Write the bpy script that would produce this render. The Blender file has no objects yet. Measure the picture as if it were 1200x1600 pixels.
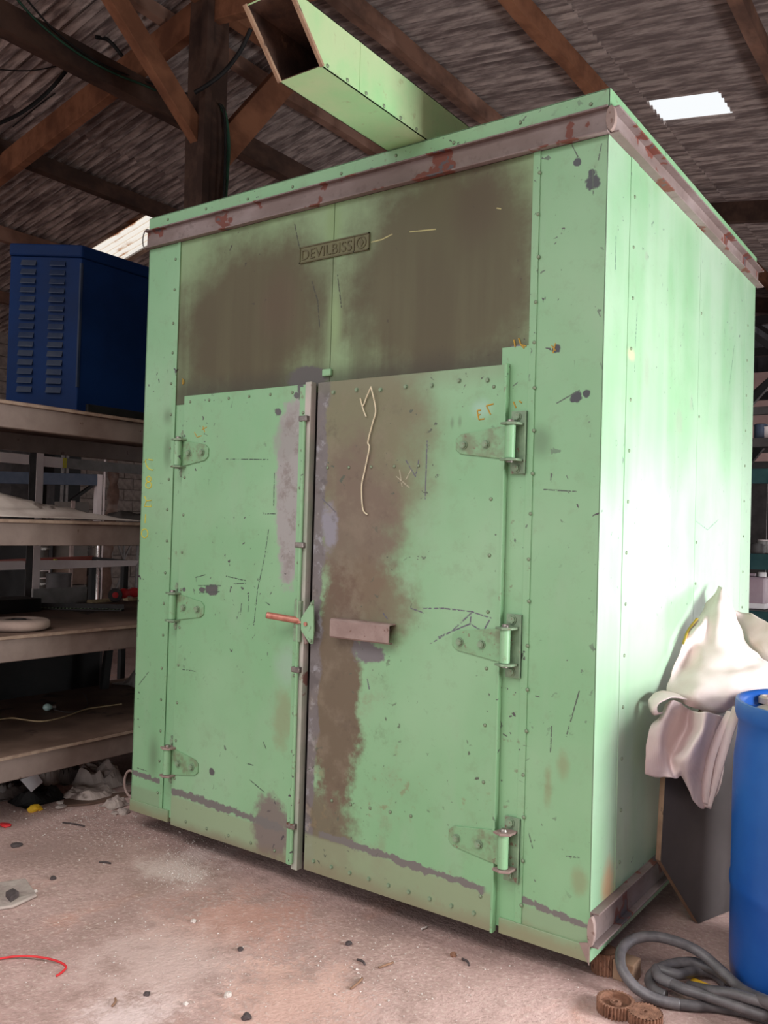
import bpy, bmesh, math, random
import numpy as np
from mathutils import Vector, Matrix, noise as mnoise

# ------------------------------------------------------------------ camera, world, light, exposure
scene = bpy.context.scene
col = scene.collection
random.seed(7)
FPX, YAW, PITCH, ROLL = 1348.93, 0.6232, 0.0192, 0.0287
CAM = np.array([1.0324, -2.5978, 1.42])
_f = np.array([-math.sin(YAW)*math.cos(PITCH), math.cos(YAW)*math.cos(PITCH), math.sin(PITCH)])
_r = np.array([math.cos(YAW), math.sin(YAW), 0.0]); _u = np.cross(_r, _f)
RR = math.cos(ROLL)*_r + math.sin(ROLL)*_u
UU = -math.sin(ROLL)*_r + math.cos(ROLL)*_u
cam = bpy.data.cameras.new('camera'); camo = bpy.data.objects.new('camera', cam); col.objects.link(camo)
m = Matrix(((RR[0], UU[0], -_f[0], CAM[0]), (RR[1], UU[1], -_f[1], CAM[1]), (RR[2], UU[2], -_f[2], CAM[2]), (0, 0, 0, 1)))
camo.matrix_world = m
cam.sensor_fit = 'VERTICAL'; cam.sensor_height = 32.0; cam.lens = 32.0*FPX/1600.0
cam.clip_start = 0.05; cam.clip_end = 200
scene.camera = camo

world = bpy.data.worlds.new('overcast_sky'); scene.world = world; world.use_nodes = True
bg = world.node_tree.nodes['Background']
bg.inputs['Color'].default_value = (0.95, 0.98, 1.0, 1); bg.inputs['Strength'].default_value = 1.0

def area(name, loc, look, sx, sy, power, color):
    l = bpy.data.lights.new(name, 'AREA'); l.shape = 'RECTANGLE'; l.size = sx; l.size_y = sy
    l.energy = power; l.color = color
    o = bpy.data.objects.new(name, l); col.objects.link(o); o.location = loc
    d = Vector(look) - Vector(loc); o.rotation_euler = d.to_track_quat('-Z', 'Z').to_euler()
    return o
# daylight through a side opening and the far doorway in the right wall and through the open front of the shed
area('side_opening_daylight', (3.0, 0.5, 1.25), (0, 0.5, 1.2), 2.6, 1.1, 470, (0.97, 0.985, 1.0))  # opening assumed at the right, given a sill to cut the low light
area('far_doorway_daylight', (3.0, 8.6, 1.15), (0, 8.6, 1.1), 6.0, 2.2, 420, (0.97, 0.985, 1.0))
area('open_front_left_fill', (-2.6, -5.2, 1.3), (-2.9, 0.0, 1.0), 6.0, 1.8, 45, (1.0, 0.95, 0.93))  # added low fill that brightens the rack and the white frame
area('open_front_daylight', (0.2, -3.6, 4.4), (-0.2, -2.0, 0.0), 5.0, 1.8, 75, (1.0, 0.95, 0.92)).data.spread = math.radians(110)

scene.view_settings.view_transform = 'Standard'; scene.view_settings.look = 'None'
scene.view_settings.gamma = 1.0; scene.view_settings.use_curve_mapping = False
scene.view_settings.exposure = 0.0

# ------------------------------------------------------------------ helpers
def P(px, py, x=None, y=None, z=None):
    """pixel of the 1200x1600 photograph -> point on the plane x=, y= or z="""
    d = RR*((px-600)/FPX) - UU*((py-800)/FPX) + _f
    ax, v = (0, x) if x is not None else ((1, y) if y is not None else (2, z))
    return Vector(CAM + d*((v-CAM[ax])/d[ax]))

ORG = {}
def tag(o, label=None, cat=None, group=None, kind=None):
    if label: o['label'] = label
    if cat: o['category'] = cat
    if group: o['group'] = group
    if kind: o['kind'] = kind
    return o
def thing(name, loc, label=None, cat=None, group=None, kind=None):
    o = bpy.data.objects.new(name, None); o.empty_display_size = 0.1; col.objects.link(o)
    o.location = loc; ORG[o.name] = Vector(loc)
    return tag(o, label, cat, group, kind)

class MB:
    def __init__(s): s.v = []; s.f = []
    def add(s, v, f):
        n = len(s.v); s.v += [tuple(p) for p in v]; s.f += [tuple(i+n for i in q) for q in f]; return s
    def box(s, x0, x1, y0, y1, z0, z1):
        v = [(x, y, z) for z in (z0, z1) for y in (y0, y1) for x in (x0, x1)]
        return s.add(v, [(0,2,3,1),(4,5,7,6),(0,1,5,4),(2,6,7,3),(0,4,6,2),(1,3,7,5)])
    def obox(s, p0, p1, w, h, up=(0,0,1)):
        """bar from p0 to p1, w across, h along up"""
        p0 = Vector(p0); p1 = Vector(p1); d = (p1-p0).normalized(); u = Vector(up)
        sd = d.cross(u).normalized(); u = sd.cross(d).normalized()
        v = [p + sd*a*w/2 + u*b*h/2 for p in (p0, p1) for a, b in ((-1,-1),(1,-1),(1,1),(-1,1))]
        return s.add(v, [(0,1,2,3),(7,6,5,4),(0,4,5,1),(1,5,6,2),(2,6,7,3),(3,7,4,0)])
    def cyl(s, p0, p1, r, n=12, r1=None):
        p0 = Vector(p0); p1 = Vector(p1); d = (p1-p0).normalized()
        a = d.orthogonal().normalized(); b = d.cross(a); r1 = r if r1 is None else r1
        v = []
        for p, q in ((p0, r), (p1, r1)):
            v += [p + (a*math.cos(2*math.pi*i/n) + b*math.sin(2*math.pi*i/n))*q for i in range(n)]
        f = [(i, (i+1) % n, n+(i+1) % n, n+i) for i in range(n)] + [tuple(range(n))[::-1], tuple(range(n, 2*n))]
        return s.add(v, f)
    def tube(s, pts, r, n=8, rfun=None):
        pts = [Vector(p) for p in pts]; k = len(pts); v = []; a = None
        for i, p in enumerate(pts):
            t = (pts[min(i+1, k-1)] - pts[max(i-1, 0)]).normalized()
            a = t.orthogonal().normalized() if a is None else (a - t*a.dot(t)).normalized()
            b = t.cross(a); q = rfun(i) if rfun else r
            v += [p + (a*math.cos(2*math.pi*j/n) + b*math.sin(2*math.pi*j/n))*q for j in range(n)]
        f = [(i*n+j, i*n+(j+1) % n, (i+1)*n+(j+1) % n, (i+1)*n+j) for i in range(k-1) for j in range(n)]
        f += [tuple(range(n))[::-1], tuple(range((k-1)*n, k*n))]
        return s.add(v, f)
    def lathe(s, prof, c, n=48, axis=(0,0,1), closed=False):
        c = Vector(c); ax = Vector(axis).normalized(); a = ax.orthogonal().normalized(); b = ax.cross(a); v = []
        for r, h in prof:
            v += [c + ax*h + (a*math.cos(2*math.pi*j/n) + b*math.sin(2*math.pi*j/n))*r for j in range(n)]
        k = len(prof)
        f = [(i*n+j, i*n+(j+1) % n, (i+1)*n+(j+1) % n, (i+1)*n+j) for i in range(k-1) for j in range(n)]
        if closed: f += [((k-1)*n+j, (k-1)*n+(j+1) % n, (j+1) % n, j) for j in range(n)]
        else: f += [tuple(range(n))[::-1], tuple(range((k-1)*n, k*n))]
        return s.add(v, f)
    def prism(s, poly, off):
        """extrude a 3d polygon by vector off"""
        n = len(poly); off = Vector(off); poly = [Vector(p) for p in poly]
        v = poly + [p+off for p in poly]
        f = [tuple(range(n)), tuple(range(n, 2*n))[::-1]] + [(i, n+i, n+(i+1) % n, (i+1) % n) for i in range(n)]
        return s.add(v, f)
    def mesh(s, name, smooth=False, org=(0,0,0)):
        me = bpy.data.meshes.new(name)
        me.from_pydata([tuple(Vector(p)-Vector(org)) for p in s.v], [], s.f)
        bm = bmesh.new(); bm.from_mesh(me); bmesh.ops.recalc_face_normals(bm, faces=bm.faces); bm.to_mesh(me); bm.free()
        if smooth:
            for p in me.polygons: p.use_smooth = True
        me.update(); return me
    def build(s, name, mat, parent=None, smooth=False, bev=0, org=None, sol=0, sub=0, auto=None):
        o0 = ORG[parent.name] if parent is not None else Vector(org if org is not None else (0,0,0))
        me = s.mesh(name, smooth or auto is not None, o0)
        me.materials.append(M(mat))
        o = bpy.data.objects.new(name, me); col.objects.link(o)
        if parent is not None: o.parent = parent
        else: o.location = o0
        ORG[o.name] = o0
        if auto is not None:
            me.set_sharp_from_angle(angle=auto)
        if sol:
            md = o.modifiers.new('thickness', 'SOLIDIFY'); md.thickness = sol; md.offset = 0
        if sub:
            md = o.modifiers.new('smooth', 'SUBSURF'); md.levels = sub; md.render_levels = sub
        if bev:
            md = o.modifiers.new('bevel', 'BEVEL'); md.width = bev; md.segments = 2; md.limit_method = 'ANGLE'
        return o

def inst(me, name, loc, parent=None, rot=None, scale=None):
    """object at world location loc that shares mesh me"""
    o = bpy.data.objects.new(name, me); col.objects.link(o)
    if parent is not None:
        o.parent = parent; o.location = Vector(loc) - ORG[parent.name]
    else: o.location = loc
    ORG[o.name] = Vector(loc)
    if rot is not None: o.rotation_euler = rot
    if scale is not None: o.scale = scale
    return o

def cr(p, t):
    """catmull-rom through points p at parameter t in [0, len-1]"""
    n = len(p); i = min(int(t), n-2); u = t-i
    a, b, c, d = p[max(i-1, 0)], p[i], p[i+1], p[min(i+2, n-1)]
    return 0.5*((2*b) + (c-a)*u + (2*a-5*b+4*c-d)*u*u + (3*b-a-3*c+d)*u*u*u)
def curve(p, n):
    p = [Vector(q) for q in p]
    return [cr(p, i*(len(p)-1)/(n-1)) for i in range(n)]
def loft(rows, nu, nv):
    rows = [curve(r, nu) for r in rows]
    cols_ = [curve([r[j] for r in rows], nv) for j in range(nu)]
    mb = MB(); mb.v = [tuple(cols_[j][i]) for i in range(nv) for j in range(nu)]
    mb.f = [(i*nu+j, i*nu+j+1, (i+1)*nu+j+1, (i+1)*nu+j) for i in range(nv-1) for j in range(nu-1)]
    return mb

# ------------------------------------------------------------------ material node language
def srgb(r, g, b):
    f = lambda c: ((c/255+0.055)/1.055)**2.4 if c > 10 else c/255/12.92
    return (f(r), f(g), f(b), 1.0)
def srgbk(c, k):
    q = srgb(*c); return tuple(min(.9, v*k) for v in q[:3]) + (1.0,)
OK_ = 1.12
class NT:
    def __init__(s, name):
        s.m = bpy.data.materials.new(name); s.m.use_nodes = True; s.t = s.m.node_tree
        s.b = s.t.nodes['Principled BSDF']
        tc = s.t.nodes.new('ShaderNodeTexCoord'); s.co = tc.outputs['Object']
        sp = s.t.nodes.new('ShaderNodeSeparateXYZ'); s.t.links.new(s.co, sp.inputs[0])
        s.x, s.y, s.z = [E(s, sp.outputs[i]) for i in range(3)]
    def put(s, sock, v):
        if isinstance(v, E): s.t.links.new(v.s, sock)
        elif isinstance(v, bpy.types.NodeSocket): s.t.links.new(v, sock)
        else: sock.default_value = v
    def math(s, op, a, b=None, c=None):
        n = s.t.nodes.new('ShaderNodeMath'); n.operation = op
        for i, q in enumerate((a, b, c)):
            if q is not None: s.put(n.inputs[i], q)
        return E(s, n.outputs[0])
    def noise(s, scale, detail=4, rough=0.55, sc=(1,1,1), dist=0.0):
        mp = s.t.nodes.new('ShaderNodeMapping'); s.t.links.new(s.co, mp.inputs[0]); mp.inputs['Scale'].default_value = sc
        n = s.t.nodes.new('ShaderNodeTexNoise'); s.t.links.new(mp.outputs[0], n.inputs['Vector'])
        n.inputs['Scale'].default_value = scale; n.inputs['Detail'].default_value = detail
        n.inputs['Roughness'].default_value = rough; n.inputs['Distortion'].default_value = dist
        return E(s, n.outputs['Fac'])
    def voro(s, scale, sc=(1,1,1), feat='F1'):
        mp = s.t.nodes.new('ShaderNodeMapping'); s.t.links.new(s.co, mp.inputs[0]); mp.inputs['Scale'].default_value = sc
        n = s.t.nodes.new('ShaderNodeTexVoronoi'); n.feature = feat; s.t.links.new(mp.outputs[0], n.inputs['Vector'])
        n.inputs['Scale'].default_value = scale
        return E(s, n.outputs['Distance'])
    def sm(s, v, a, b, lo=0.0, hi=1.0):
        n = s.t.nodes.new('ShaderNodeMapRange'); n.interpolation_type = 'SMOOTHSTEP'
        s.put(n.inputs[0], v)
        n.inputs[1].default_value = a; n.inputs[2].default_value = b; n.inputs[3].default_value = lo; n.inputs[4].default_value = hi
        return E(s, n.outputs[0])
    def lin(s, v, a, b, lo=0.0, hi=1.0):
        n = s.t.nodes.new('ShaderNodeMapRange'); s.put(n.inputs[0], v)
        n.inputs[1].default_value = a; n.inputs[2].default_value = b; n.inputs[3].default_value = lo; n.inputs[4].default_value = hi
        return E(s, n.outputs[0])
    def mix(s, fac, a, b):
        n = s.t.nodes.new('ShaderNodeMix'); n.data_type = 'RGBA'
        s.put(n.inputs[0], fac); s.put(n.inputs[6], a); s.put(n.inputs[7], b)
        return n.outputs[2]
    def bump(s, h, strength=0.3, dist=0.01):
        n = s.t.nodes.new('ShaderNodeBump'); n.inputs['Strength'].default_value = strength; n.inputs['Distance'].default_value = dist
        s.put(n.inputs['Height'], h); s.t.links.new(n.outputs[0], s.b.inputs['Normal'])
    def out(s, color=None, rough=None, metal=None, spec=None):
        if color is not None: s.put(s.b.inputs['Base Color'], color)
        if rough is not None: s.put(s.b.inputs['Roughness'], rough)
        if metal is not None: s.put(s.b.inputs['Metallic'], metal)
        if spec is not None: s.put(s.b.inputs['Specular IOR Level'], spec)
        return s.m
class E:
    def __init__(s, nt, sock): s.n = nt; s.s = sock
    def __add__(s, o): return s.n.math('ADD', s, o)
    __radd__ = __add__
    def __sub__(s, o): return s.n.math('SUBTRACT', s, o)
    def __rsub__(s, o): return s.n.math('SUBTRACT', o, s)
    def __mul__(s, o): return s.n.math('MULTIPLY', s, o)
    __rmul__ = __mul__
    def __truediv__(s, o): return s.n.math('DIVIDE', s, o)
    def abs(s): return s.n.math('ABSOLUTE', s)
    def sq(s): return s.n.math('MULTIPLY', s, s)
    def sqrt(s): return s.n.math('SQRT', s)
    def max(s, o): return s.n.math('MAXIMUM', s, o)
    def min(s, o): return s.n.math('MINIMUM', s, o)

MATS = {}
def M(name):
    if name not in MATS: MATS[name] = MAKE[name]()
    return MATS[name]

def simple(name, c1, c2, rough=0.7, scale=8, sc=(1,1,1), bump=0.1, metal=0.0, spec=0.3, spots=None, bscale=None, detail=5):
    def make():
        t = NT(name); n = t.noise(scale, detail, 0.6, sc)
        c = t.mix(t.sm(n, 0.3, 0.7), srgb(*c1), srgb(*c2))
        if spots:
            for thr, s2, cc in spots:
                c = t.mix(t.sm(t.noise(s2, 4, 0.6), thr, thr+0.05), c, srgb(*cc))
        if bump: t.bump(t.noise(bscale or scale*4, 4, 0.6, sc), bump, 0.01)
        return t.out(c, t.lin(n, 0.2, 0.8, max(0.05, rough-0.1), min(1, rough+0.1)), metal, spec)
    return make

GREEN = (122, 166, 124); GREEN2 = (136, 174, 136); OLD = (128, 148, 118); BROWN = (108, 92, 76); BARE = (128, 120, 128); DARK = (70, 64, 68); SOOT = (80, 70, 48)
# oven front, pixel-described wear (dirt, bare metal, scratches) laid on the sheets themselves
class Oven(NT):
    def __init__(s, name, plane='y'):
        super().__init__(name); s.plane = plane
        s.a = s.x if plane == 'y' else s.y
        s.w1 = s.noise(5, 6, 0.65); s.w2 = s.noise(28, 5, 0.6); s.w3 = s.noise(90, 3, 0.6)
        n = s.noise(1.6, 4, 0.5)
        s.c = s.mix(s.sm(n, 0.35, 0.7), srgbk(GREEN, OK_), srgbk(GREEN2, OK_))
        s.c = s.mix(s.sm(s.w1, 0.5, 0.75)*0.25, s.c, srgbk(OLD, OK_))
        s.c = s.mix(s.sm(s.noise(16, 6, 0.7), 0.52, 0.72)*0.28, s.c, srgbk((112, 126, 98), OK_))
        s.c = s.mix(s.sm(s.noise(3.4, 5, 0.65, (1.6, 1.6, 0.5)), 0.5, 0.75)*0.22, s.c, srgbk((150, 168, 146), OK_))
        s.r = s.lin(s.w1, 0.2, 0.8, 0.34, 0.5)
    def q(s, px, py):
        p = P(px, py, y=0.0) if s.plane == 'y' else P(px, py, x=0.0)
        return (p.x if s.plane == 'y' else p.y), p.z
    def lay(s, mask, colr, r=None):
        s.c = s.mix(mask, s.c, srgbk(colr, OK_) if isinstance(colr, tuple) else colr)
        if r is not None: s.r = s.r + (r - s.r)*mask
        return s
    def blob(s, px, py, rx, rz, soft=0.5, amp=0.6, k=1.0, fine=0.0):
        cx, cz = s.q(px, py)
        d = (((s.a-cx)/rx).sq() + ((s.z-cz)/rz).sq()).sqrt() + (s.w1-0.5)*(2*amp)
        if fine: d = d + (s.w2-0.5)*(2*fine)
        return s.sm(d, 1.0, 1.0-soft)*k
    def box(s, x0, x1, z0, z1, soft=0.03, amp=0.05, k=1.0, fine=0.0):
        d = ((s.a-(x0+x1)/2).abs()-(x1-x0)/2).max((s.z-(z0+z1)/2).abs()-(z1-z0)/2) + (s.w1-0.5)*(2*amp)
        if fine: d = d + (s.w2-0.5)*(2*fine)
        return s.sm(d, soft, -soft)*k
    def seg(s, p0, p1, w=0.002, brk=0.5):
        ax, az = s.q(*p0); bx, bz = s.q(*p1); dx, dz = bx-ax, bz-az; L2 = dx*dx+dz*dz
        u = s.a-ax; v = s.z-az
        h = ((u*dx + v*dz)/L2).max(0.0).min(1.0)
        d = ((u-h*dx).sq() + (v-h*dz).sq()).sqrt() + (s.w2-0.5)*w*1.2
        mk = s.sm(d, w, w*0.4)
        if brk: mk = mk*s.sm(s.w3, 0.38, 0.5)
        return mk
    def chips(s, thr=0.70, colr=DARK, k=1.0):
        n = s.noise(34, 2, 0.5, dist=0.6); g = s.noise(2.3, 3, 0.5)
        return s.lay(s.sm(n, thr, thr+0.03)*s.sm(g, 0.42, 0.6)*k, colr)
    def line_strip(s, x0, x1, z0, dz=0.0, h=0.018):
        """ragged bare strip where the old skirting band was"""
        zz = s.z - (s.a-x0)*dz
        d = (zz-z0).abs() + (s.w2-0.5)*0.05 + (s.w1-0.5)*0.02
        mk = s.sm(d, h, h*0.6)*s.sm(s.a, x0-0.01, x0+0.01)*s.sm(s.a, x1+0.01, x1-0.01)
        return s.lay(mk, (106, 102, 99), 0.6)
    def done(s, bump=0.05):
        s.bump(s.w2*0.5 + s.noise(3, 2, 0.4)*3, bump, 0.004)
        return s.out(s.c, s.r, 0.0, 0.5)

def m_column():
    s = Oven('green_paint_columns')
    below = s.sm(s.z, 0.215, 0.195)
    s.lay(below*0.75, OLD); s.lay(s.sm(s.z+(s.w1-0.5)*0.1, 0.16, 0.1)*0.6, (130, 112, 88))
    s.line_strip(-2.23, -2.0, 0.262, -0.02, 0.012); s.line_strip(-0.25, 0.0, 0.222, -0.10, 0.012)
    for px, py, rx, rz in ((262, 650, .05, .06), (262, 705, .04, .12), (240, 1180, .06, .14), (845, 690, .06, .08)):
        s.lay(s.blob(px, py, rx, rz, 0.9, 0.3, 0.45), (70, 74, 56))
    for px, py, rr in ((926, 285, .03), (925, 270, .014), (902, 253, .015), (870, 545, .02), (900, 622, .02), (916, 615, .012)):
        s.lay(s.blob(px, py, rr, rr, 0.3, 0.9, 1, 0.8), (60, 62, 66))
    for a, b in (((926, 265), (927, 305)), ((888, 215), (903, 245)), ((905, 1080), (885, 1150)), ((862, 1135), (860, 1175)), ((870, 630), (905, 610)), ((850, 765), (900, 768)), ((940, 225), (935, 250)), ((826, 1300), (832, 1325)), ((215, 1200), (230, 1205)), ((217, 1070), (232, 1050)), ((905, 1340), (885, 1338))):
        s.lay(s.seg(a, b, 0.003), (74, 84, 74))
    for px, py, rx, rz in ((880, 1195, .03, .07), (905, 1375, .04, .06), (856, 1225, .02, .09)):
        s.lay(s.blob(px, py, rx, rz, 0.8, 0.6, 0.4, 0.4), (128, 104, 76))
    s.chips(0.68); return s.done()
def m_upper():
    s = Oven('green_paint_sooty_upper_panel')
    st = s.noise(2.2, 4, 0.6, (4, 1, 0.35))
    s.lay(s.sm(st + (s.w1-0.5)*0.3, 0.05, 0.4)*0.5, (124, 128, 86), 0.5)
    soot = s.sm(st, 0.34, 0.62)
    s.lay(s.blob(390, 500, .62, .50, 0.55, 0.35, 0.95), SOOT, 0.6)
    s.lay(s.blob(690, 430, .56, .62, 0.5, 0.35, 0.92), SOOT, 0.6)
    s.lay(s.blob(745, 300, .16, .30, 0.8, 0.3, 0.7), (74, 60, 44), 0.6)
    s.lay(s.blob(430, 480, .14, .20, 0.9, 0.4, 0.5), (96, 72, 60))
    s.lay(soot*s.sm(s.z, 2.62, 2.3)*0.55, (72, 62, 42), 0.6)
    s.lay(s.box(-2.05, -0.2, 1.9, 2.04, 0.05, 0.02)*0.7, (60, 54, 42), 0.6)
    s.lay(s.blob(520, 350, .06, .16, 0.8, 0.3, 0.8), (122, 146, 98)); s.lay(s.blob(522, 500, .05, .20, 0.9, 0.4, 0.85), (128, 150, 106))
    s.lay(s.blob(478, 590, .12, .055, 0.25, 0.5, 1, 0.3), (82, 78, 76))
    s.lay(s.blob(810, 548, .04, .02, 0.3, 0.8, 1, 0.3), (112, 112, 122))
    for a, b in (((487, 440), (496, 470)), ((496, 470), (499, 512)), ((527, 430), (533, 480)), ((460, 350), (467, 385))):
        s.lay(s.seg(a, b, 0.004), (58, 58, 48))
    for a, b in (((580, 378), (596, 374)), ((596, 374), (612, 366)), ((776, 325), (782, 326)), ((640, 362), (680, 358))):
        s.lay(s.seg(a, b, 0.003, 0), (168, 160, 110))
    s.chips(0.71, (60, 52, 44)); return s.done()
def m_ldoor():
    s = Oven('green_paint_left_door')
    s.lay(s.blob(462, 760, .10, .42, 0.22, 0.45, 0.9, 0.25), (150, 142, 144), 0.55)
    s.lay(s.blob(452, 690, .08, .10, 0.35, 0.45, 0.7, 0.3), (138, 136, 132), 0.55)
    s.lay(s.blob(460, 760, .09, .40, 0.5, 0.5, 0.8, 0.3)*s.sm(s.noise(12, 6, 0.7), 0.48, 0.62), (122, 112, 108)); s.lay(s.blob(462, 740, .07, .34, 0.5, 0.5, 0.8, 0.3)*s.sm(s.noise(8, 5, 0.65), 0.55, 0.68), (176, 168, 168))
    s.lay(s.blob(455, 1040, .10, .12, 0.8, 0.4, 0.5), (150, 168, 156))
    s.lay(s.blob(448, 1120, .08, .16, 0.7, 0.5, 0.5, 0.4), (132, 122, 96))
    s.lay(s.sm(s.z + (s.a+1.95)*0.02 + (s.w1-0.5)*0.02, 0.235, 0.215)*0.85, (136, 150, 120), 0.5)
    s.lay(s.blob(430, 1290, .13, .14, 0.4, 0.5, 0.95, 0.35), (112, 100, 96), 0.6)
    s.lay(s.sm(s.z + (s.w1-0.5)*0.08, 0.15, 0.09)*0.75, (118, 104, 86), 0.6)
    s.line_strip(-1.96, -1.26, 0.245, -0.03, 0.018)
    for px, py, rx, rz in ((441, 644, .022, .018), (470, 619, .02, .015), (294, 921, .014, .012), (322, 921, .02, .012), (338, 921, .04, .022), (337, 1204, .022, .022), (476, 610, .02, .05)):
        s.lay(s.blob(px, py, rx, rz, 0.25, 0.7, 1, 0.5), (84, 82, 82))
    for a, b in (((426, 828), (420, 870)), ((420, 870), (409, 920)), ((409, 920), (403, 976)), ((312, 902), (327, 898)), ((360, 900), (390, 907)), ((372, 912), (390, 911)), ((395, 930), (394, 955)), ((292, 1045), (312, 1048)), ((421, 940), (428, 945)), ((397, 1217), (420, 1236)), ((360, 718), (425, 719)), ((435, 740), (434, 790)), ((421, 803), (437, 803)), ((392, 1191), (402, 1194)), ((418, 1158), (422, 1168)), ((316, 915), (352, 915)), ((318, 926), (350, 924)), ((384, 943), (382, 960))):
        s.lay(s.seg(a, b, 0.0032), (62, 76, 66))
    s.lay(s.blob(285, 720, .02, 3, 0.9, 0.1, 0.25), (90, 110, 84))
    s.chips(0.68); return s.done()
def m_rdoor():
    s = Oven('green_paint_right_door')
    st = s.noise(3, 4, 0.6, (2.5, 1, 0.5))
    s.lay(s.blob(570, 690, .46, .62, 0.6, 0.4, 0.95), (112, 106, 82), 0.55)
    s.lay(s.blob(565, 830, .27, .46, 0.6, 0.5, 0.9, 0.25), (108, 92, 80), 0.6)
    s.lay(s.blob(590, 940, .26, .20, 0.6, 0.5, 0.85, 0.25), (108, 92, 74), 0.6)
    s.lay(s.blob(528, 1080, .15, .52, 0.3, 0.45, 0.95, 0.3), (98, 80, 66), 0.6)
    s.lay(s.blob(505, 1290, .20, .22, 0.5, 0.5, 0.9, 0.35), (102, 86, 72), 0.6)
    e = s.sm(s.a + (s.w1-0.5)*0.10 + (s.w2-0.5)*0.03 + (s.z-1.2).abs()*0.0, -1.095, -1.11)
    s.lay(e, (106, 100, 100), 0.5); s.lay(e*s.sm(s.noise(9, 5, 0.65), 0.5, 0.62)*0.7, (84, 78, 78))
    s.lay(e*s.sm(s.w2, 0.52, 0.66)*0.8, (144, 144, 150)); s.lay(s.blob(522, 820, .05, .12, 0.5, 0.6, 0.9, 0.5), (132, 130, 140))
    s.lay(s.sm(s.noise(7, 6, 0.7), 0.5, 0.68)*s.sm(s.a, -0.62, -0.85)*0.4, (128, 116, 100)); s.lay(s.sm(s.noise(11, 6, 0.7), 0.55, 0.7)*s.sm(s.a, -0.66, -0.9)*0.45, (82, 70, 60))
    s.lay(s.blob(580, 1018, .09, .05, 0.25, 0.5, 1, 0.5), (104, 100, 102), 0.5)
    s.lay(s.sm(s.w2*s.w1, 0.33, 0.42)*s.sm(s.z, 0.9, 0.4)*0.55, (124, 108, 82))
    s.lay(s.sm(s.z + (s.a+1.1)*0.02 + (s.w1-0.5)*0.02, 0.245, 0.225)*0.8, (132, 140, 112), 0.5)
    s.lay(s.sm(s.z + (s.w1-0.5)*0.08, 0.16, 0.1)*0.6, (124, 110, 88), 0.6)
    s.line_strip(-1.08, -0.36, 0.248, -0.03, 0.014)
    s.lay(s.sm(s.z, 1.9, 1.97)*0.35, (120, 120, 98))
    for a, b in (((648, 950), (668, 957)), ((668, 950), (700, 950)), ((700, 950), (742, 955)), ((742, 955), (772, 965)), ((772, 965), (762, 983)), ((744, 955), (712, 985)), ((712, 985), (678, 1005)), ((742, 955), (740, 974)), ((740, 974), (755, 983)), ((740, 974), (690, 995)), ((580, 1060), (583, 1075)), ((673, 690), (670, 780)), ((510, 780), (530, 800)), ((640, 720), (655, 745)), ((655, 745), (660, 720)), ((605, 958), (611, 966))):
        s.lay(s.seg(a, b, 0.0035), (88, 86, 96))
    for a, b in (((630, 735), (634, 760)), ((640, 750), (648, 735)), ((625, 745), (645, 762))):
        s.lay(s.seg(a, b, 0.003), (160, 154, 132))
    for px, py in ((712, 662), (724, 660)): s.lay(s.blob(px, py, .012, .03, 0.8, 0.3, 0.5), (92, 104, 82))
    s.lay(s.blob(757, 640, .06, .05, 0.9, 0.3, 0.5), (158, 188, 178))
    s.chips(0.685, (78, 84, 72)); return s.done()
def m_side():
    s = Oven('green_paint_side_panels', 'x'); s.lay(s.sm(s.noise(0.8, 4, 0.6), 0.3, 0.6)*0.45, (160, 178, 162))
    st = s.noise(1.3, 4, 0.55, (1, 2.2, 0.35))
    s.lay(s.sm(st, 0.44, 0.62)*0.45, (164, 184, 164), 0.42); s.lay(s.sm(st, 0.62, 0.72)*0.35, (122, 172, 128))
    s.lay(s.blob(950, 1385, .08, .12, 0.9, 0.4, 0.85, 0.3), (172, 132, 98))
    for px, py, rx, rz in ((1010, 585, .04, .09), (1060, 660, .06, .08), (1080, 630, .02, .04), (990, 650, .02, .015), (1010, 400, .02, .02)):
        s.lay(s.blob(px, py, rx, rz, 0.7, 0.7, 0.45, 0.6), (142, 148, 134))
    for a, b in (((1088, 815), (1105, 828)), ((1105, 828), (1122, 812)), ((1080, 620), (1083, 640)), ((962, 370), (961, 420)), ((995, 490), (990, 580)), ((1147, 540), (1140, 600))):
        s.lay(s.seg(a, b, 0.004), (84, 110, 96))
    s.lay(s.blob(985, 555, .05, .03, 0.6, 0.5, 0.5), (196, 196, 150))
    s.chips(0.70, (90, 104, 96)); s.r = s.r - 0.06
    return s.done(0.12)
def m_trimgreen():
    s = Oven('green_paint_fittings'); s.lay(s.sm(s.w2, 0.62, 0.7)*0.6, (112, 104, 86)); s.chips(0.66); return s.done()
def m_hinge():
    t = NT('grimy_green_hinge'); n = t.noise(18, 4, 0.6); n2 = t.noise(60, 3, 0.6)
    c = t.mix(t.sm(n, 0.45, 0.7)*0.7, srgbk((120, 160, 120), 1.12), srgbk((108, 108, 84), 1.12)); c = t.mix(t.sm(n2, 0.62, 0.7)*0.7, c, srgbk((110, 82, 70), 1.12))
    t.bump(n2, 0.1, 0.003); return t.out(c, 0.45, 0, 0.5)
def m_channel():
    t = NT('primed_rusty_channel'); n = t.noise(3, 5, 0.6, (1, 1, 2)); n2 = t.noise(30, 4, 0.6); n3 = t.noise(5.5, 3, 0.5)
    c = t.mix(t.sm(n, 0.35, 0.7), srgbk((112, 96, 92), 1.15), srgbk((136, 122, 120), 1.15)); c = t.mix(t.sm(n2, 0.55, 0.7)*0.4, c, srgbk((88, 74, 68), 1.15))
    c = t.mix(t.sm(n3 + (n2-0.5)*0.15, 0.585, 0.60), c, srgbk((112, 64, 54), 1.0)); c = t.mix(t.sm(n3*1.0 + (n2-0.5)*0.25, 0.645, 0.66), c, srgbk((82, 76, 80), 1.15))
    t.bump(n2, 0.15, 0.004); return t.out(c, 0.6, 0, 0.35)
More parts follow.
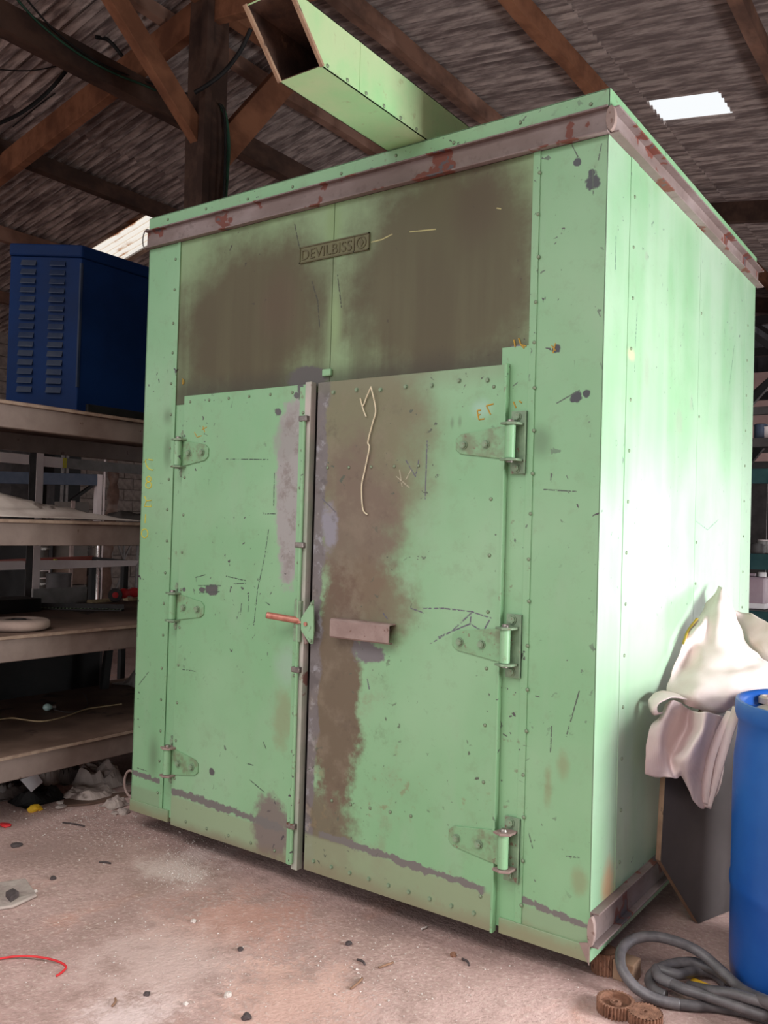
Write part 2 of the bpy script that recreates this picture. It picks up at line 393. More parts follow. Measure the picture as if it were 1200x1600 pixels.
def m_roof():
    t = NT('weathered_cement_sheet'); n = t.noise(1.2, 5, 0.65, (0.6, 2, 1)); n2 = t.noise(9, 5, 0.6, (0.16, 2.2, 1.2)); n3 = t.noise(34, 4, 0.6, (0.3, 1.2, 1))
    i = t.t.nodes.new('ShaderNodeObjectInfo'); rnd = E(t, i.outputs['Random'])
    c = t.mix(t.sm(n2, 0.36, 0.64), srgbk((104, 92, 90), 1.3), srgbk((168, 154, 148), 1.5)); c = t.mix(t.sm(n, 0.45, 0.75)*0.5, c, srgbk((84, 72, 68), 1.4))  # streaks along the slope imitate corrugation relief, other mottling is weathering
    c = t.mix(t.sm(n3, 0.5, 0.7)*0.35, c, srgbk((80, 68, 66), 1.3)); c = t.mix(rnd*0.35, c, srgbk((104, 92, 90), 1.4))
    t.bump(n3, 0.25, 0.006); return t.out(c, 0.9, 0, 0.15)
def m_timber(name, c1, c2, c3):
    def make():
        t = NT(name); n = t.noise(9, 5, 0.65, (0.5, 0.25, 0.35)); n2 = t.noise(2.2, 3, 0.5)
        c = t.mix(t.sm(n, 0.35, 0.65), srgb(*c1), srgb(*c2)); c = t.mix(t.sm(n2, 0.5, 0.7)*0.6, c, srgb(*c3))
        t.bump(t.noise(40, 4, 0.6, (0.3, 0.15, 0.2)), 0.3, 0.01); return t.out(c, 0.85, 0, 0.2)
    return make
def m_floor():
    t = NT('dusty_earth_concrete'); n = t.noise(0.9, 6, 0.6); n2 = t.noise(7, 6, 0.65); n3 = t.noise(60, 4, 0.7); n4 = t.noise(2.4, 4, 0.6, (1.2, 0.8, 1))
    c = t.mix(t.sm(n, 0.35, 0.68), srgbk((146, 120, 114), 1.4), srgbk((178, 150, 144), 1.4)); c = t.mix(t.sm(n2, 0.42, 0.7)*0.6, c, srgbk((128, 106, 98), 1.4))
    c = t.mix(t.sm(n4, 0.56, 0.74)*0.6, c, srgbk((168, 122, 104), 1.4)); c = t.mix(t.sm(n3, 0.5, 0.72)*0.45, c, srgbk((196, 180, 170), 1.4)); c = t.mix(t.sm(n3, 0.46, 0.3)*0.4, c, srgbk((104, 88, 82), 1.4))
    def spot(px, py, r, cc, k):
        nonlocal c
        p = P(px, py, z=0); d = (((t.x-p.x)/r).sq() + ((t.y-p.y)/r).sq()).sqrt() + (n2-0.5)*2.4 + (n3-0.5)*2.0
        c = t.mix(t.sm(d, 1.0, 0.2)*k, c, srgbk(cc, 1.4))
    spot(370, 1440, .34, (166, 118, 100), 0.45); spot(290, 1355, .24, (200, 184, 178), 0.5); spot(200, 1590, .18, (208, 190, 188), 0.55); spot(260, 1500, .35, (186, 164, 158), 0.5)
    spot(620, 1440, .22, (112, 94, 88), 0.5); spot(60, 1330, .35, (120, 100, 94), 0.5); spot(450, 1560, .3, (190, 152, 138), 0.5)
    t.bump(n3*0.5 + n2*1.0, 0.7, 0.014); return t.out(c, 0.92, 0, 0.2)
def m_bag():
    t = NT('woven_polypropylene'); n = t.noise(6, 4, 0.6); n2 = t.noise(3, 3, 0.5, (1, 1, 0.5))
    c = t.mix(t.sm(n, 0.4, 0.75)*0.5, srgb(228, 208, 206), srgb(206, 176, 170)); c = t.mix(t.sm(n2, 0.58, 0.75)*0.5, c, srgb(170, 150, 126))
    w = t.t.nodes.new('ShaderNodeTexWave'); w.inputs['Scale'].default_value = 60; t.t.links.new(t.co, w.inputs[0])
    t.bump(E(t, w.outputs['Fac'])*0.3 + n*2, 0.2, 0.004); return t.out(c, 0.6, 0, 0.3)
def m_trans():
    t = NT('dirty_translucent_roof_sheet'); n = t.noise(3, 4, 0.6, (0.5, 2, 1))
    tr = t.t.nodes.new('ShaderNodeBsdfTranslucent'); tp = t.t.nodes.new('ShaderNodeBsdfTransparent'); mx = t.t.nodes.new('ShaderNodeMixShader')
    c = t.mix(t.sm(n, 0.5, 0.7), srgb(255, 250, 244), srgb(200, 150, 104)); t.t.links.new(c, tr.inputs[0]); t.t.links.new(c, tp.inputs[0])
    t.put(mx.inputs[0], 0.85); t.t.links.new(tr.outputs[0], mx.inputs[1]); t.t.links.new(tp.outputs[0], mx.inputs[2])
    t.t.links.new(mx.outputs[0], t.t.nodes['Material Output'].inputs[0]); return t.m
def m_duct():
    t = NT('green_paint_duct'); n = t.noise(3, 5, 0.6); n2 = t.noise(20, 4, 0.6)
    c = t.mix(t.sm(n, 0.35, 0.7), srgbk((150, 196, 140), 1.05), srgbk((176, 196, 150), 1.05)); c = t.mix(t.sm(n2, 0.6, 0.75)*0.5, c, srgbk((140, 128, 96), 1.05))
    t.bump(n, 0.1, 0.01); return t.out(c, 0.45, 0, 0.4)
MAKE = dict(
    column=m_column, upper=m_upper, ldoor=m_ldoor, rdoor=m_rdoor, side=m_side, trim=m_trimgreen, hinge=m_hinge, channel=m_channel,
    roof=m_roof, floor=m_floor, bag=m_bag, translucent=m_trans, duct=m_duct,
    timber=m_timber('brown_timber', (118, 78, 58), (150, 102, 76), (96, 62, 48)), timber_dark=m_timber('dark_timber', (66, 50, 44), (92, 70, 60), (50, 40, 38)),
    purlin=m_timber('grey_brown_timber', (96, 72, 62), (132, 98, 82), (178, 140, 122)),
    trunk=m_timber('bark_timber', (84, 64, 56), (120, 92, 80), (176, 160, 152)),
    strip=simple('worn_pale_strip', (150, 160, 142), (188, 178, 172), 0.45, 4, (1, 1, 1), spots=[(0.62, 9, (128, 96, 88))]),
    rivet=simple('painted_screw', (104, 122, 96), (132, 146, 120), 0.4, 60, metal=0.2, spec=0.5, bump=0),
    steel=simple('dull_steel', (120, 112, 108), (156, 148, 142), 0.4, 30, metal=0.7, spots=[(0.6, 40, (120, 82, 66))]),
    rust=simple('rust', (108, 76, 60), (142, 102, 82), 0.85, 40, bump=0.4, spots=[(0.6, 60, (84, 52, 40))]),
    rustdark=simple('rusty_inside', (52, 36, 30), (84, 60, 48), 0.85, 10, bump=0.3, spots=[(0.62, 14, (104, 76, 58))]),
    copper=simple('bare_red_pipe', (166, 100, 84), (196, 136, 118), 0.4, 30, metal=0.3, spec=0.5),
    primer=simple('pinkish_primer', (140, 119, 113), (160, 140, 133), 0.6, 12, spots=[(0.62, 30, (122, 96, 88))]),
    taupe=simple('taupe_rack_steel', (112, 95, 88), (132, 115, 108), 0.6, 5, spots=[(0.66, 20, (92, 72, 62))]),
    deck=simple('dirty_deck_sheet', (92, 72, 62), (124, 100, 88), 0.7, 4, spots=[(0.58, 3, (70, 56, 50))]),
    deckedge=simple('chipped_board_edge', (132, 110, 96), (156, 134, 118), 0.85, 20, bump=0.4),
    wood=simple('pale_wood', (176, 150, 116), (198, 176, 140), 0.8, 8, (1, 6, 6)),
    blue=simple('blue_enamel', (6, 28, 64), (9, 36, 78), 0.6, 3, bump=0.02, spec=0.12),
    bluedark=simple('louver_blue', (14, 30, 58), (44, 50, 64), 0.5, 6, bump=0.05),
    plastic_blue=simple('blue_drum_plastic', (22, 72, 146), (32, 86, 160), 0.38, 3, bump=0.03, spec=0.5, spots=[(0.68, 6, (70, 118, 180))]),
    tan=simple('tan_lid_dust', (150, 130, 122), (176, 158, 150), 0.5, 8),
    white=simple('white_paint', (226, 208, 206), (240, 224, 222), 0.5, 6, bump=0.03),
    greymetal=simple('grey_rail_paint', (112, 106, 104), (136, 130, 128), 0.5, 10),
    bluegrey=simple('blue_grey_beam', (66, 76, 96), (84, 92, 110), 0.5, 8),
    teal=simple('dark_teal_beam', (30, 58, 62), (44, 74, 76), 0.5, 8),
    black=simple('black_steel', (18, 17, 18), (32, 30, 30), 0.6, 8, bump=0.03),
    darkgrey=simple('dark_grey', (58, 54, 54), (78, 72, 72), 0.6, 8),
    rubber=simple('grey_hose_rubber', (78, 74, 76), (108, 102, 104), 0.45, 20, bump=0.05, spec=0.5),
    cable=simple('black_cable', (22, 22, 22), (36, 34, 34), 0.6, 8, bump=0), cablegreen=simple('green_cable', (34, 68, 52), (50, 90, 70), 0.5, 8, bump=0),
    string=simple('cream_string', (216, 204, 170), (236, 226, 198), 0.9, 40),
    red=simple('red_plastic', (190, 40, 46), (214, 58, 60), 0.5, 8, bump=0), yellow=simple('yellow_plastic', (220, 170, 40), (236, 190, 60), 0.5, 8, bump=0),
    chalk=simple('yellow_chalk', (214, 196, 70), (196, 190, 90), 0.95, 60, bump=0), ochre=simple('ochre_crayon', (196, 152, 60), (176, 150, 80), 0.95, 60, bump=0),
    tire=simple('dusty_tyre', (126, 106, 98), (152, 132, 122), 0.9, 10), cloth=simple('dusty_tarpaulin', (168, 150, 142), (198, 182, 174), 0.85, 5, spots=[(0.6, 4, (120, 104, 98))]),
    clothdark=simple('dark_tarpaulin', (72, 64, 62), (100, 90, 86), 0.85, 5), paper=simple('white_card', (226, 222, 228), (240, 236, 240), 0.8, 5, bump=0),
    pulp=simple('crumpled_paper', (160, 146, 140), (188, 174, 168), 0.9, 12), board=simple('grey_board_face', (62, 58, 58), (78, 72, 72), 0.5, 4, bump=0.03),
    boardedge=simple('worn_board_edge', (138, 108, 88), (164, 134, 110), 0.8, 14, spots=[(0.6, 20, (96, 74, 64))]),
    cabinet=simple('brown_grey_cabinet', (84, 76, 70), (100, 90, 84), 0.5, 6, bump=0.02), block=simple('concrete_block', (120, 106, 100), (148, 134, 126), 0.95, 12, bump=0.3),
    mortar=simple('mortar', (78, 68, 64), (96, 86, 80), 0.95, 12), tin=simple('dark_corrugated_wall', (60, 58, 60), (82, 78, 80), 0.6, 4),
    pinkwall=simple('dusty_pink_wall', (170, 140, 136), (190, 160, 154), 0.9, 3), jug=simple('mauve_jug', (156, 132, 142), (172, 150, 158), 0.45, 6, bump=0.02, spec=0.4),
    gravel=simple('pale_gravel', (176, 162, 154), (222, 212, 206), 0.9, 300, bump=0), stone=simple('grey_stone', (150, 134, 128), (176, 162, 154), 0.95, 12, bump=0.4),
    darkbit=simple('dark_scrap', (62, 54, 54), (86, 76, 76), 0.9, 30), twig=simple('dry_twig', (122, 92, 74), (150, 116, 94), 0.9, 30),
    chrome=simple('bright_metal', (200, 190, 186), (226, 216, 212), 0.25, 6, bump=0, metal=0.9), glass=simple('pale_glass', (170, 200, 196), (190, 214, 210), 0.08, 6, bump=0, spec=0.8),
    plate=simple('painted_nameplate', (104, 100, 72), (112, 110, 80), 0.5, 20), plate_letter=simple('grimy_raised_letters', (88, 82, 58), (96, 92, 66), 0.5, 20), redpaint=simple('red_oxide_rail', (128, 66, 58), (150, 80, 70), 0.6, 8),
    hingeplate=simple('grimy_hinge_plate', (112, 132, 108), (136, 158, 130), 0.45, 20, spots=[(0.62, 50, (120, 98, 84))]), whitejug=simple('white_cap', (220, 210, 212), (236, 228, 228), 0.5, 6, bump=0),
)

# ------------------------------------------------------------------ the building
MB().box(-30, 30, -30, 30, -0.2, 0).build('floor', 'floor')['kind'] = 'structure'

RX, RZ, TL, TR = -4.4, 6.0, 0.218, 0.14
PITCHY = 0.63; Y0 = 1.81 - 8*PITCHY
def roof_z(x): return RZ - TL*(RX-x) if x < RX else RZ - TR*(x-RX)
def sheet_mesh(name, run, t, ncor=6, n=8):
    """corrugated sheet, local: x from 0 to run (falling by t per metre), y from 0 to PITCHY"""
    mb = MB(); k = ncor*n; w = PITCHY+0.045
    for lay in (0, 1):
        for i in range(k+1):
            y = w*i/k; dz = 0.024*math.cos(2*math.pi*y/(PITCHY/ncor)) + lay*0.007
            mb.v += [(0, y, dz), (run, y, dz + t*run)]
    h = 2*(k+1)
    for i in range(k):
        a = 2*i; mb.f += [(a, a+1, a+3, a+2), (h+a, h+a+2, h+a+3, h+a+1)]
        mb.f += [(a, a+2, h+a+2, h+a), (a+1, h+a+1, h+a+3, a+3)]
    mb.f += [(0, h, h+1, 1), (2*k, 2*k+1, h+2*k+1, h+2*k)]
    me = mb.mesh(name, True); me.materials.append(M('roof')); me.set_sharp_from_angle(angle=0.9); return me
ceil = thing('ceiling', (RX, 6.0, RZ), 'low pitched roof of grey corrugated cement sheets on timber purlins', None, None, 'structure')
RUN = 2.4
sl = sheet_mesh('left_slope_sheet', RUN+0.12, -TL) if 0 else None
# left slope: local x runs down towards -x
def mk(sign, run, t):
    me = sheet_mesh('roof_sheet', run, -t)
    if sign < 0:
        for v in me.vertices: v.co.x = -v.co.x
        me.flip_normals()
    return me
ml, mr = mk(-1, RUN+0.12, TL), mk(1, RUN+0.12, TR)
mr_short = mk(1, RUN+0.12-0.80, TR)
mtr = mk(-1, RUN+0.12-0.85, TL); mtr.materials.clear(); mtr.materials.append(M('translucent')); ml_short = mk(-1, 0.95, TL)
rs = random.Random(3)
for j in range(30):
    y = Y0 + j*PITCHY
    for i in range(4):
        jz = 0.012*(i % 2) + rs.uniform(-0.004, 0.004); up = 0.009*(j % 2)
        x = RX - 0.02 - i*RUN
        sky = (i == 1 and abs(y-4.33) < 0.1)
        o = inst(mtr if sky else ml, 'translucent_sheet' if sky else 'roof_sheet', (x, y, roof_z(x)+jz+up+0.03), ceil)
        if sky: o.location.x -= 0.85; o.location.z -= 0.85*TL; inst(ml_short, 'roof_sheet', (x, y, roof_z(x)+jz+up+0.03), ceil)
        if sky: o['label'] = 'bright translucent roof sheet'
        x = RX + 0.02 + i*RUN
        hole = (i == 1 and abs(y-5.59) < 0.1)
        if hole: inst(mr_short, 'roof_sheet', (x+0.80, y, roof_z(x+0.80)+jz+up+0.03), ceil)
        else: inst(mr, 'roof_sheet', (x, y, roof_z(x)+jz+up+0.03), ceil)
# ridge cap
MB().prism([(RX-0.3, Y0, RZ+0.06-0.3*TL), (RX, Y0, RZ+0.09), (RX+0.3, Y0, RZ+0.06-0.3*TR), (RX, Y0, RZ+0.07)], (0, 30*PITCHY, 0)).build('ridge_cap', 'roof', ceil)
YA, YB = Y0+0.05, Y0+30*PITCHY
def purlin(x, w=0.10, h=0.16, drop=0.0, mat='purlin', wob=0.012, seed=0):
    r = random.Random(seed); z = roof_z(x) - 0.015 - h/2 - drop; mb = MB(); n = 40; pts = []
    for i in range(n+1):
        y = YA + (YB-YA)*i/n; pts.append((x + r.uniform(-wob, wob), y, z + r.uniform(-wob, wob)))
    v = []; f = []
    for i, p in enumerate(pts):
        ww = w*r.uniform(0.9, 1.08); v += [(p[0]-ww/2, p[1], p[2]-h/2), (p[0]+ww/2, p[1], p[2]-h/2), (p[0]+ww/2, p[1], z+h/2), (p[0]-ww/2, p[1], z+h/2)]
        if i: a = 4*(i-1); f += [(a, a+4, a+5, a+1), (a+1, a+5, a+6, a+2), (a+2, a+6, a+7, a+3), (a+3, a+7, a+4, a)]
    f += [(0, 1, 2, 3), tuple(4*n+i for i in (3, 2, 1, 0))]
    return mb.add(v, f).build('purlin', mat, ceil)
purlin(-3.42, 0.10, 0.17, seed=1); purlin(-2.12, 0.10, 0.17, seed=2, mat='timber'); purlin(-0.6, seed=3); purlin(1.0, seed=4); purlin(2.6, seed=5); purlin(4.2, seed=6)
purlin(-7.45, 0.12, 0.17, seed=8, mat='timber_dark'); purlin(-4.95, 0.10, 0.12, seed=9); purlin(-9.0, seed=10); purlin(-10.6, seed=11); purlin(-12.1, seed=12)
# the low side purlin that the rafters sit on, dark, carries the cables
SPX = P(200, 135, z=5.25).x
MB().obox((SPX, YA, 5.28), (SPX, 5.4, 5.24), 0.14, 0.22).build('side_purlin', 'timber_dark', ceil)
def rafter(y, x0, x1, w, h, mat, off=0.18):
    MB().obox((x0, y, roof_z(x0)-off-h/2), (x1, y, roof_z(x1)-off-h/2), w, h).build('rafter', mat, ceil, bev=0.006)
rafter(2.25, -11.8, RX, 0.09, 0.26, 'timber', 0.17); rafter(2.25, RX, 4.2, 0.09, 0.24, 'timber', 0.19)
for yy in (8.1, 13.0):
    rafter(yy, -11.8, RX, 0.09, 0.24, 'timber_dark'); rafter(yy, RX, 4.2, 0.09, 0.24, 'timber_dark')
MB().box(RX-0.06, RX+0.06, YA, YB, RZ-0.28, RZ-0.07).build('ridge_beam', 'timber', ceil)

post = thing('timber_post', (RX, 2.27, 0), 'dark timber roof post with two slanting braces behind the green oven', 'post')
pm = MB(); pr = random.Random(4); v = []; f = []
for i in range(15):
    z = 5.74*i/14; a = 0.10+pr.uniform(-.008, .008); b = 0.125+pr.uniform(-.008, .008)
    v += [(RX-a, 2.27-b, z), (RX+a, 2.27-b, z), (RX+a, 2.27+b, z), (RX-a, 2.27+b, z)]
    if i: k = 4*(i-1); f += [(k+j, k+(j+1) % 4, k+4+(j+1) % 4, k+4+j) for j in range(4)]
f += [(3, 2, 1, 0), (56, 57, 58, 59)]
pm.add(v, f).build('shaft', 'timber_dark', post)
MB().box(RX+0.06, RX+0.13, 2.13, 2.20, 3.5, 5.74).build('strip', 'timber_dark', post)
MB().obox((RX, 2.20, 4.60), (RX, 0.95, 5.62), 0.09, 0.17).build('brace', 'timber', post, bev=0.006)
MB().obox((RX, 2.38, 4.50), (RX, 3.30, 5.66), 0.09, 0.24).build('brace', 'timber', post, bev=0.006)

# block wall on the far left
wl = thing('wall_left', (-12.0, 6.0, 0), 'grey concrete block wall at the far side of the shed', None, None, 'structure')
MB().box(-12.3, -12.03, -5, 18, 0, 4.4).build('mortar', 'mortar', wl)
bm_ = MB().box(-0.03, 0.02, -0.193, 0.193, -0.093, 0.093).mesh('block'); bm_.materials.append(M('block'))
br = random.Random(11)
for i in range(15):
    for j in range(12):
        y = 4.2 + j*0.4 + (0.2 if i % 2 else 0)
        inst(bm_, 'block', (-12.02+br.uniform(-.004, .006), y, 0.1+i*0.2), wl)
rest = MB()
for i in range(22):
    for j in range(58):
        y = -4.7 + j*0.4 + (0.2 if i % 2 else 0)
        if i < 15 and 4.0 < y < 8.8: continue
        rest.box(-12.05, -12.0, y-.193, y+.193, 0.007+i*.2, .193+i*.2)
rest.build('blockwork', 'block', wl)['kind'] = 'stuff'
def corr_wall(name, p0, p1, z0, z1, mat, pitch=0.2):
    p0 = Vector(p0); p1 = Vector(p1); d = p1-p0; L = d.length; d.normalize(); nrm = Vector((-d.y, d.x)); n = int(L/pitch*4); mb = MB()
    for lay in (0, 0.02):
        for i in range(n+1):
            q = p0 + d*(L*i/n) + nrm*((0.02 if i % 4 < 2 else -0.02)+lay); mb.v += [(q.x, q.y, z0), (q.x, q.y, z1)]
    h = 2*(n+1)
    for i in range(n): a = 2*i; mb.f += [(a, a+2, a+3, a+1), (h+a, h+a+1, h+a+3, h+a+2), (a, h+a, h+a+2, a+2), (a+1, a+3, h+a+3, h+a+1)]
    return mb.build(name, mat)
corr_wall('wall_back', (-12.2, 16.2), (4.3, 16.2), 0, 5.9, 'tin')['kind'] = 'structure'
wr = MB()
for y0_, y1_, z0_ in ((-5, -.9, 0), (-.9, 1.9, 1.9), (1.9, 5.5, 0), (5.5, 11.7, 2.3), (11.7, 16.2, 0)): wr.box(2.75, 2.95, y0_, y1_, z0_, 4.7)
wr.box(2.75, 2.95, -.9, 1.9, 0, .6)  # unseen sill added to keep low light off the board
wr.build('wall_right', 'block')['kind'] = 'structure'

# ------------------------------------------------------------------ the oven
W, D, T, B = 2.226, 1.987, 2.836, 0.09
oven = thing('industrial_oven', (0, 0, 0), 'large worn green sheet metal oven cabinet with double doors', 'oven')
yD = -0.024; CB, CT = 2.690, 2.775
SL, SR = -2.017, -0.245
MB().box(-W+.004, -.004, .012, D-.004, .14, T-.05).build('inner_casing', 'darkgrey', oven)
MB().box(-W, SL, 0, .012, .14, CB).build('front_column', 'column', oven, bev=.002)
MB().box(SR, 0, 0, .012, .14, CB).build('front_column', 'column', oven, bev=.002)
MB().box(SR-.014, SR+.012, -.005, 0, .142, CB).build('lap_strip', 'trim', oven, bev=.0015)
MB().box(SL-.01, SL+.010, -.004, 0, .142, CB).build('lap_strip', 'trim', oven, bev=.0015)
XU = -1.116
MB().box(SL, XU-.0015, .002, .012, 1.95, CB).build('upper_panel', 'upper', oven)
MB().box(XU+.0015, SR, .002, .012, 1.95, CB).build('upper_panel', 'upper', oven)
MB().box(SL, -1.93, .004, .012, .11, 1.96).build('door_jamb', 'trim', oven); MB().box(-.36, SR, .000, .012, .11, 2.045).build('door_jamb', 'trim', oven, bev=.001)
MB().box(-W-.002, -1.965, -.006, .03, B, .142).build('bottom_rail', 'column', oven, bev=.002); MB().box(-.315, .002, -.006, .03, B, .142).build('bottom_rail', 'column', oven, bev=.002)
# sides, back, roof
ys = [0.0, 1.03, 1.79, D]
for a, b in zip(ys[:-1], ys[1:]): MB().box(-.004, .001, a+(.0 if a == 0 else .0018), b-.0018, .245, CB).build('side_panel', 'side', oven, bev=.0008)
MB().box(-.0005, .0035, .2, .275, .247, CB).build('side_lap_strip', 'side', oven, bev=.001)
MB().box(-W, -W+.004, 0, D, .14, CB).build('side_panel', 'trim', oven); MB().box(-W, 0, D-.004, D, .14, CB).build('back_panel', 'trim', oven)
lip = MB(); lip.box(-W-.003, .003, -.004, .0, CT-.003, T); lip.box(-.001, .004, -.004, D, CT-.003, T); lip.box(-W-.003, -W, 0, D, CT-.003, T); lip.box(-W, 0, D-.003, D, CT-.003, T)
MB().box(-W-.003, .003, -.004, D, T-.003, T).build('roof_panel', 'trim', oven)
lip.build('roof_lip', 'trim', oven, bev=.001)
def channel(name, x0, x1, y0, y1, z0, z1, axis, t=.006, d=.032, mat='channel'):
    mb = MB()
    if axis == 'x':
        mb.box(x0, x1, -.006, 0, z0, z1); mb.box(x0, x1, -d, -.006, z0, z0+t); mb.box(x0, x1, -d, -.006, z1-t, z1)
    else:
        mb.box(0, .006, y0, y1, z0, z1); mb.box(.006, d, y0, y1, z0, z0+t); mb.box(.006, d, y0, y1, z1-t, z1)
    return mb.build(name, mat, oven, bev=.0015)
channel('top_channel', -W-.012, .004, 0, 0, CB, CT, 'x', d=.026); channel('top_channel', 0, 0, -.002, D+.03, CB, CT, 'y', d=.034)
MB().box(-W-.006, -W, 0, D, CB, CT).build('top_channel', 'channel', oven)
channel('bottom_channel', 0, 0, -.002, D, .138, .246, 'y', d=.030)
MB().box(-.004, .003, 0, D, B, .138).build('bottom_rail', 'side', oven)
def lens(cx, cz, w, h, n=20):
    return [(.034*0+cx+w*math.cos(2*math.pi*i/n), -.020, cz+h*math.sin(2*math.pi*i/n)) for i in range(n)]
MB().prism(lens(.012, (CB+CT)/2, .016, .040), (0, .018, 0)).build('corner_plate', 'primer', oven, bev=.002); MB().prism(lens(.010, .192, .012, .046), (0, .018, 0)).build('corner_plate', 'primer', oven, bev=.002)
MB().prism([(-.03, -.008, .145), (.004, -.008, .155), (.004, -.008, .085)], (0, -.003, 0)).build('bent_corner', 'primer', oven)

scr = MB().lathe([(.0001, .004), (.004, .0038), (.0062, .002), (.0066, 0)], (0, 0, 0), 10, (0, -1, 0)).mesh('screw', True); scr.materials.append(M('rivet'))
scx = scr.copy()
for v_ in scx.vertices: v_.co = Vector((-v_.co.y, v_.co.x, v_.co.z))
hexb = MB().cyl((0, 0, 0), (0, -.003, 0), .0155, 16).cyl((0, -.003, 0), (0, -.011, 0), .0125, 6).cyl((0, -.011, 0), (0, -.0125, 0), .009, 10).mesh('bolt'); hexb.materials.append(M('hingeplate'))
sr_ = random.Random(5)
def screw(x, z, y=0.0, par=oven): inst(scr, 'screw', (x+sr_.uniform(-.004, .004), y, z+sr_.uniform(-.006, .006)), par)
for i in range(18): screw(SR+.010, .2+i*.142, -.0045)
for i in range(18): screw(SL-.022, .2+i*.142, -.0005)
for i in range(14): inst(scx, 'screw', (.0035, .235+sr_.uniform(-.003, .003), .33+i*.172), oven)
for i in range(5): inst(scx, 'screw', (.001, 1.05, [2.35, 1.92, 1.40, 1.23, .7][i]), oven)
for i in range(13): inst(scx, 'screw', (.001, 1.84, .4+i*.172), oven)
for i in range(9): screw(-2.1+i*.255, CT+.028, -.004)
for i in range(6): inst(scx, 'screw', (.004, .06+i*.36, CT+.022), oven)

# doors
LX0, LX1 = P(277, 950, y=yD).x, P(484, 975, y=yD).x-.022
RX0, RX1 = LX1+.028, P(780, 1000, y=yD).x
DZ0, DZT = .094, P(640, 584, y=yD).z
DZTL = P(390, 609, y=yD).z
ld = MB().box(LX0, LX1, yD, .0, DZ0, DZTL).build('oven_door', 'ldoor', oven, bev=.002)
rd = MB().box(RX0, RX1, yD, .0, DZ0, DZT).build('oven_door', 'rdoor', oven, bev=.002)
MB().box(RX1-.006, RX1+.003, yD-.004, 0, DZ0-.002, DZT+.004).build('edge_fold', 'trim', rd, bev=.0015)
MB().box(LX1-.062, LX1-.001, yD-.003, yD, DZ0, DZTL-.01).build('edge_strip', 'trim', ld, bev=.001)
MB().box(LX1-.020, LX1+.010, yD-.020, yD+.012, DZ0-.004, DZTL+.004).build('meeting_strip', 'strip', ld, bev=.0015)
RODX = LX1-.010
MB().cyl((RODX-.004, yD-.028, DZ0+.02), (RODX-.004, yD-.028, DZTL-.14), .0075, 10).build('latch_rod', 'trim', ld, smooth=False)
for px, py in ((489, 655), (483, 852), (478, 1046), (472, 1290)):
    z = P(px, py, y=yD).z; MB().box(RODX-.026, RODX+.016, yD-.038, yD-.003, z-.011, z+.011).build('rod_guide', 'steel', ld, bev=.003)
for i in range(12): inst(scr, 'screw', (LX1-.045+sr_.uniform(-.003, .003), yD-.003, .24+i*.148), ld)
for i in range(6): inst(scr, 'screw', (LX0+.04+i*.12, yD, DZTL-.028), ld)
for i in range(5): inst(scr, 'screw', (LX0+.1+i*.13, yD, DZ0+.035), ld)
for i in range(9): inst(scr, 'screw', (LX0+.02, yD, .3+i*.165), ld)
for i in range(7): inst(hexb, 'bolt', (RX0+.08+i*.112, yD, DZT-.045+sr_.uniform(-.006, .006)), rd, None, (.55, .6, .55))
for i in range(10): inst(scr, 'screw', (RX1-.045, yD, .2+i*.19), rd)
for i in range(9): inst(hexb, 'bolt', (RX0+.05+i*.088, yD, DZ0+.045), rd, None, (.5, .5, .5))
for i in range(5): inst(scr, 'screw', (RX0+.06+i*.105, yD, DZT-.335), rd)
for i in range(5): inst(scr, 'screw', (RX0+.13+i*.09, yD, .385+.005*i), rd)

def hinge(xb, z, tipx, sgn, rusty=False):
    """strap lies on the door towards tipx; barrel at xb"""
    y0 = yD-.006; hb, ht, r = .060, .034, .02
    poly = [(xb, y0, z-hb), (tipx+sgn*r, y0, z-ht)]
    poly += [(tipx, y0, z-ht+r*.8), (tipx, y0, z+ht-r*.8), (tipx+sgn*r, y0, z+ht), (xb, y0, z+hb)]
    h = MB().prism(poly, (0, .006, 0)).build('hinge', 'hinge', oven, bev=.0015)
    yb = yD-.020
    MB().cyl((xb, yb, z-.054), (xb, yb, z+.054), .0175, 16).build('barrel', 'trim', h, auto=.6)
    px0, px1 = (xb-.014, xb+.042) if sgn > 0 else (xb-.018, xb+.014)
    MB().box(px0, px1, yD+.012, yD+.019, z-.105, z+.105).build('back_plate', 'hingeplate', h, bev=.001)
    if sgn > 0: MB().box(px1-.004, px1, yD+.004, yD+.019, z-.104, z+.104).build('plate_flange', 'hingeplate', h, bev=.001)
    for s in (-1, 1):
        lug = [(xb-.030, yb-.016), (xb, yb-.028), (xb+.030, yb-.012), (xb+.034, yD+.014), (xb-.012, yD+.014)]
        MB().prism([(a, b, z+s*.060-.004) for a, b in lug], (0, 0, .008)).build('lug', 'primer' if rusty else 'hingeplate', h, bev=.0015)
        MB().lathe([(.0125, -.003), (.0125, .003), (.010, .007), (.0001, .008)], (xb, yb, z+s*.066), 12).build('pin_head', 'steel', h, auto=.7)
        inst(hexb, 'bolt', (xb+(.008 if sgn > 0 else .0), yD+.012, z+s*.086), h)
    for k in ((.15, .55) if sgn > 0 else (.20, .68)): inst(hexb, 'bolt', (tipx+sgn*k*abs(xb-tipx), y0, z-(.004 if sgn > 0 else 0)), h, (0, k, 0), (.95, 1, .95))
for (bx, by), (tx, ty), ru in (((797, 690), (712, 690), 0), ((789, 1010), (706, 1003), 0), ((786, 1330), (700, 1320), 1)):
    b = P(bx, by, y=yD-.02); hinge(b.x, b.z, P(tx, ty, y=yD-.006).x, 1, ru)
for (bx, by), (tx, ty), ru in (((278, 708), (325, 707), 0), ((269, 948), (318, 950), 0), ((261, 1190), (309, 1195), 1)):
    b = P(bx, by, y=yD-.02); hinge(b.x, b.z, P(tx, ty, y=yD-.006).x, -1, ru)

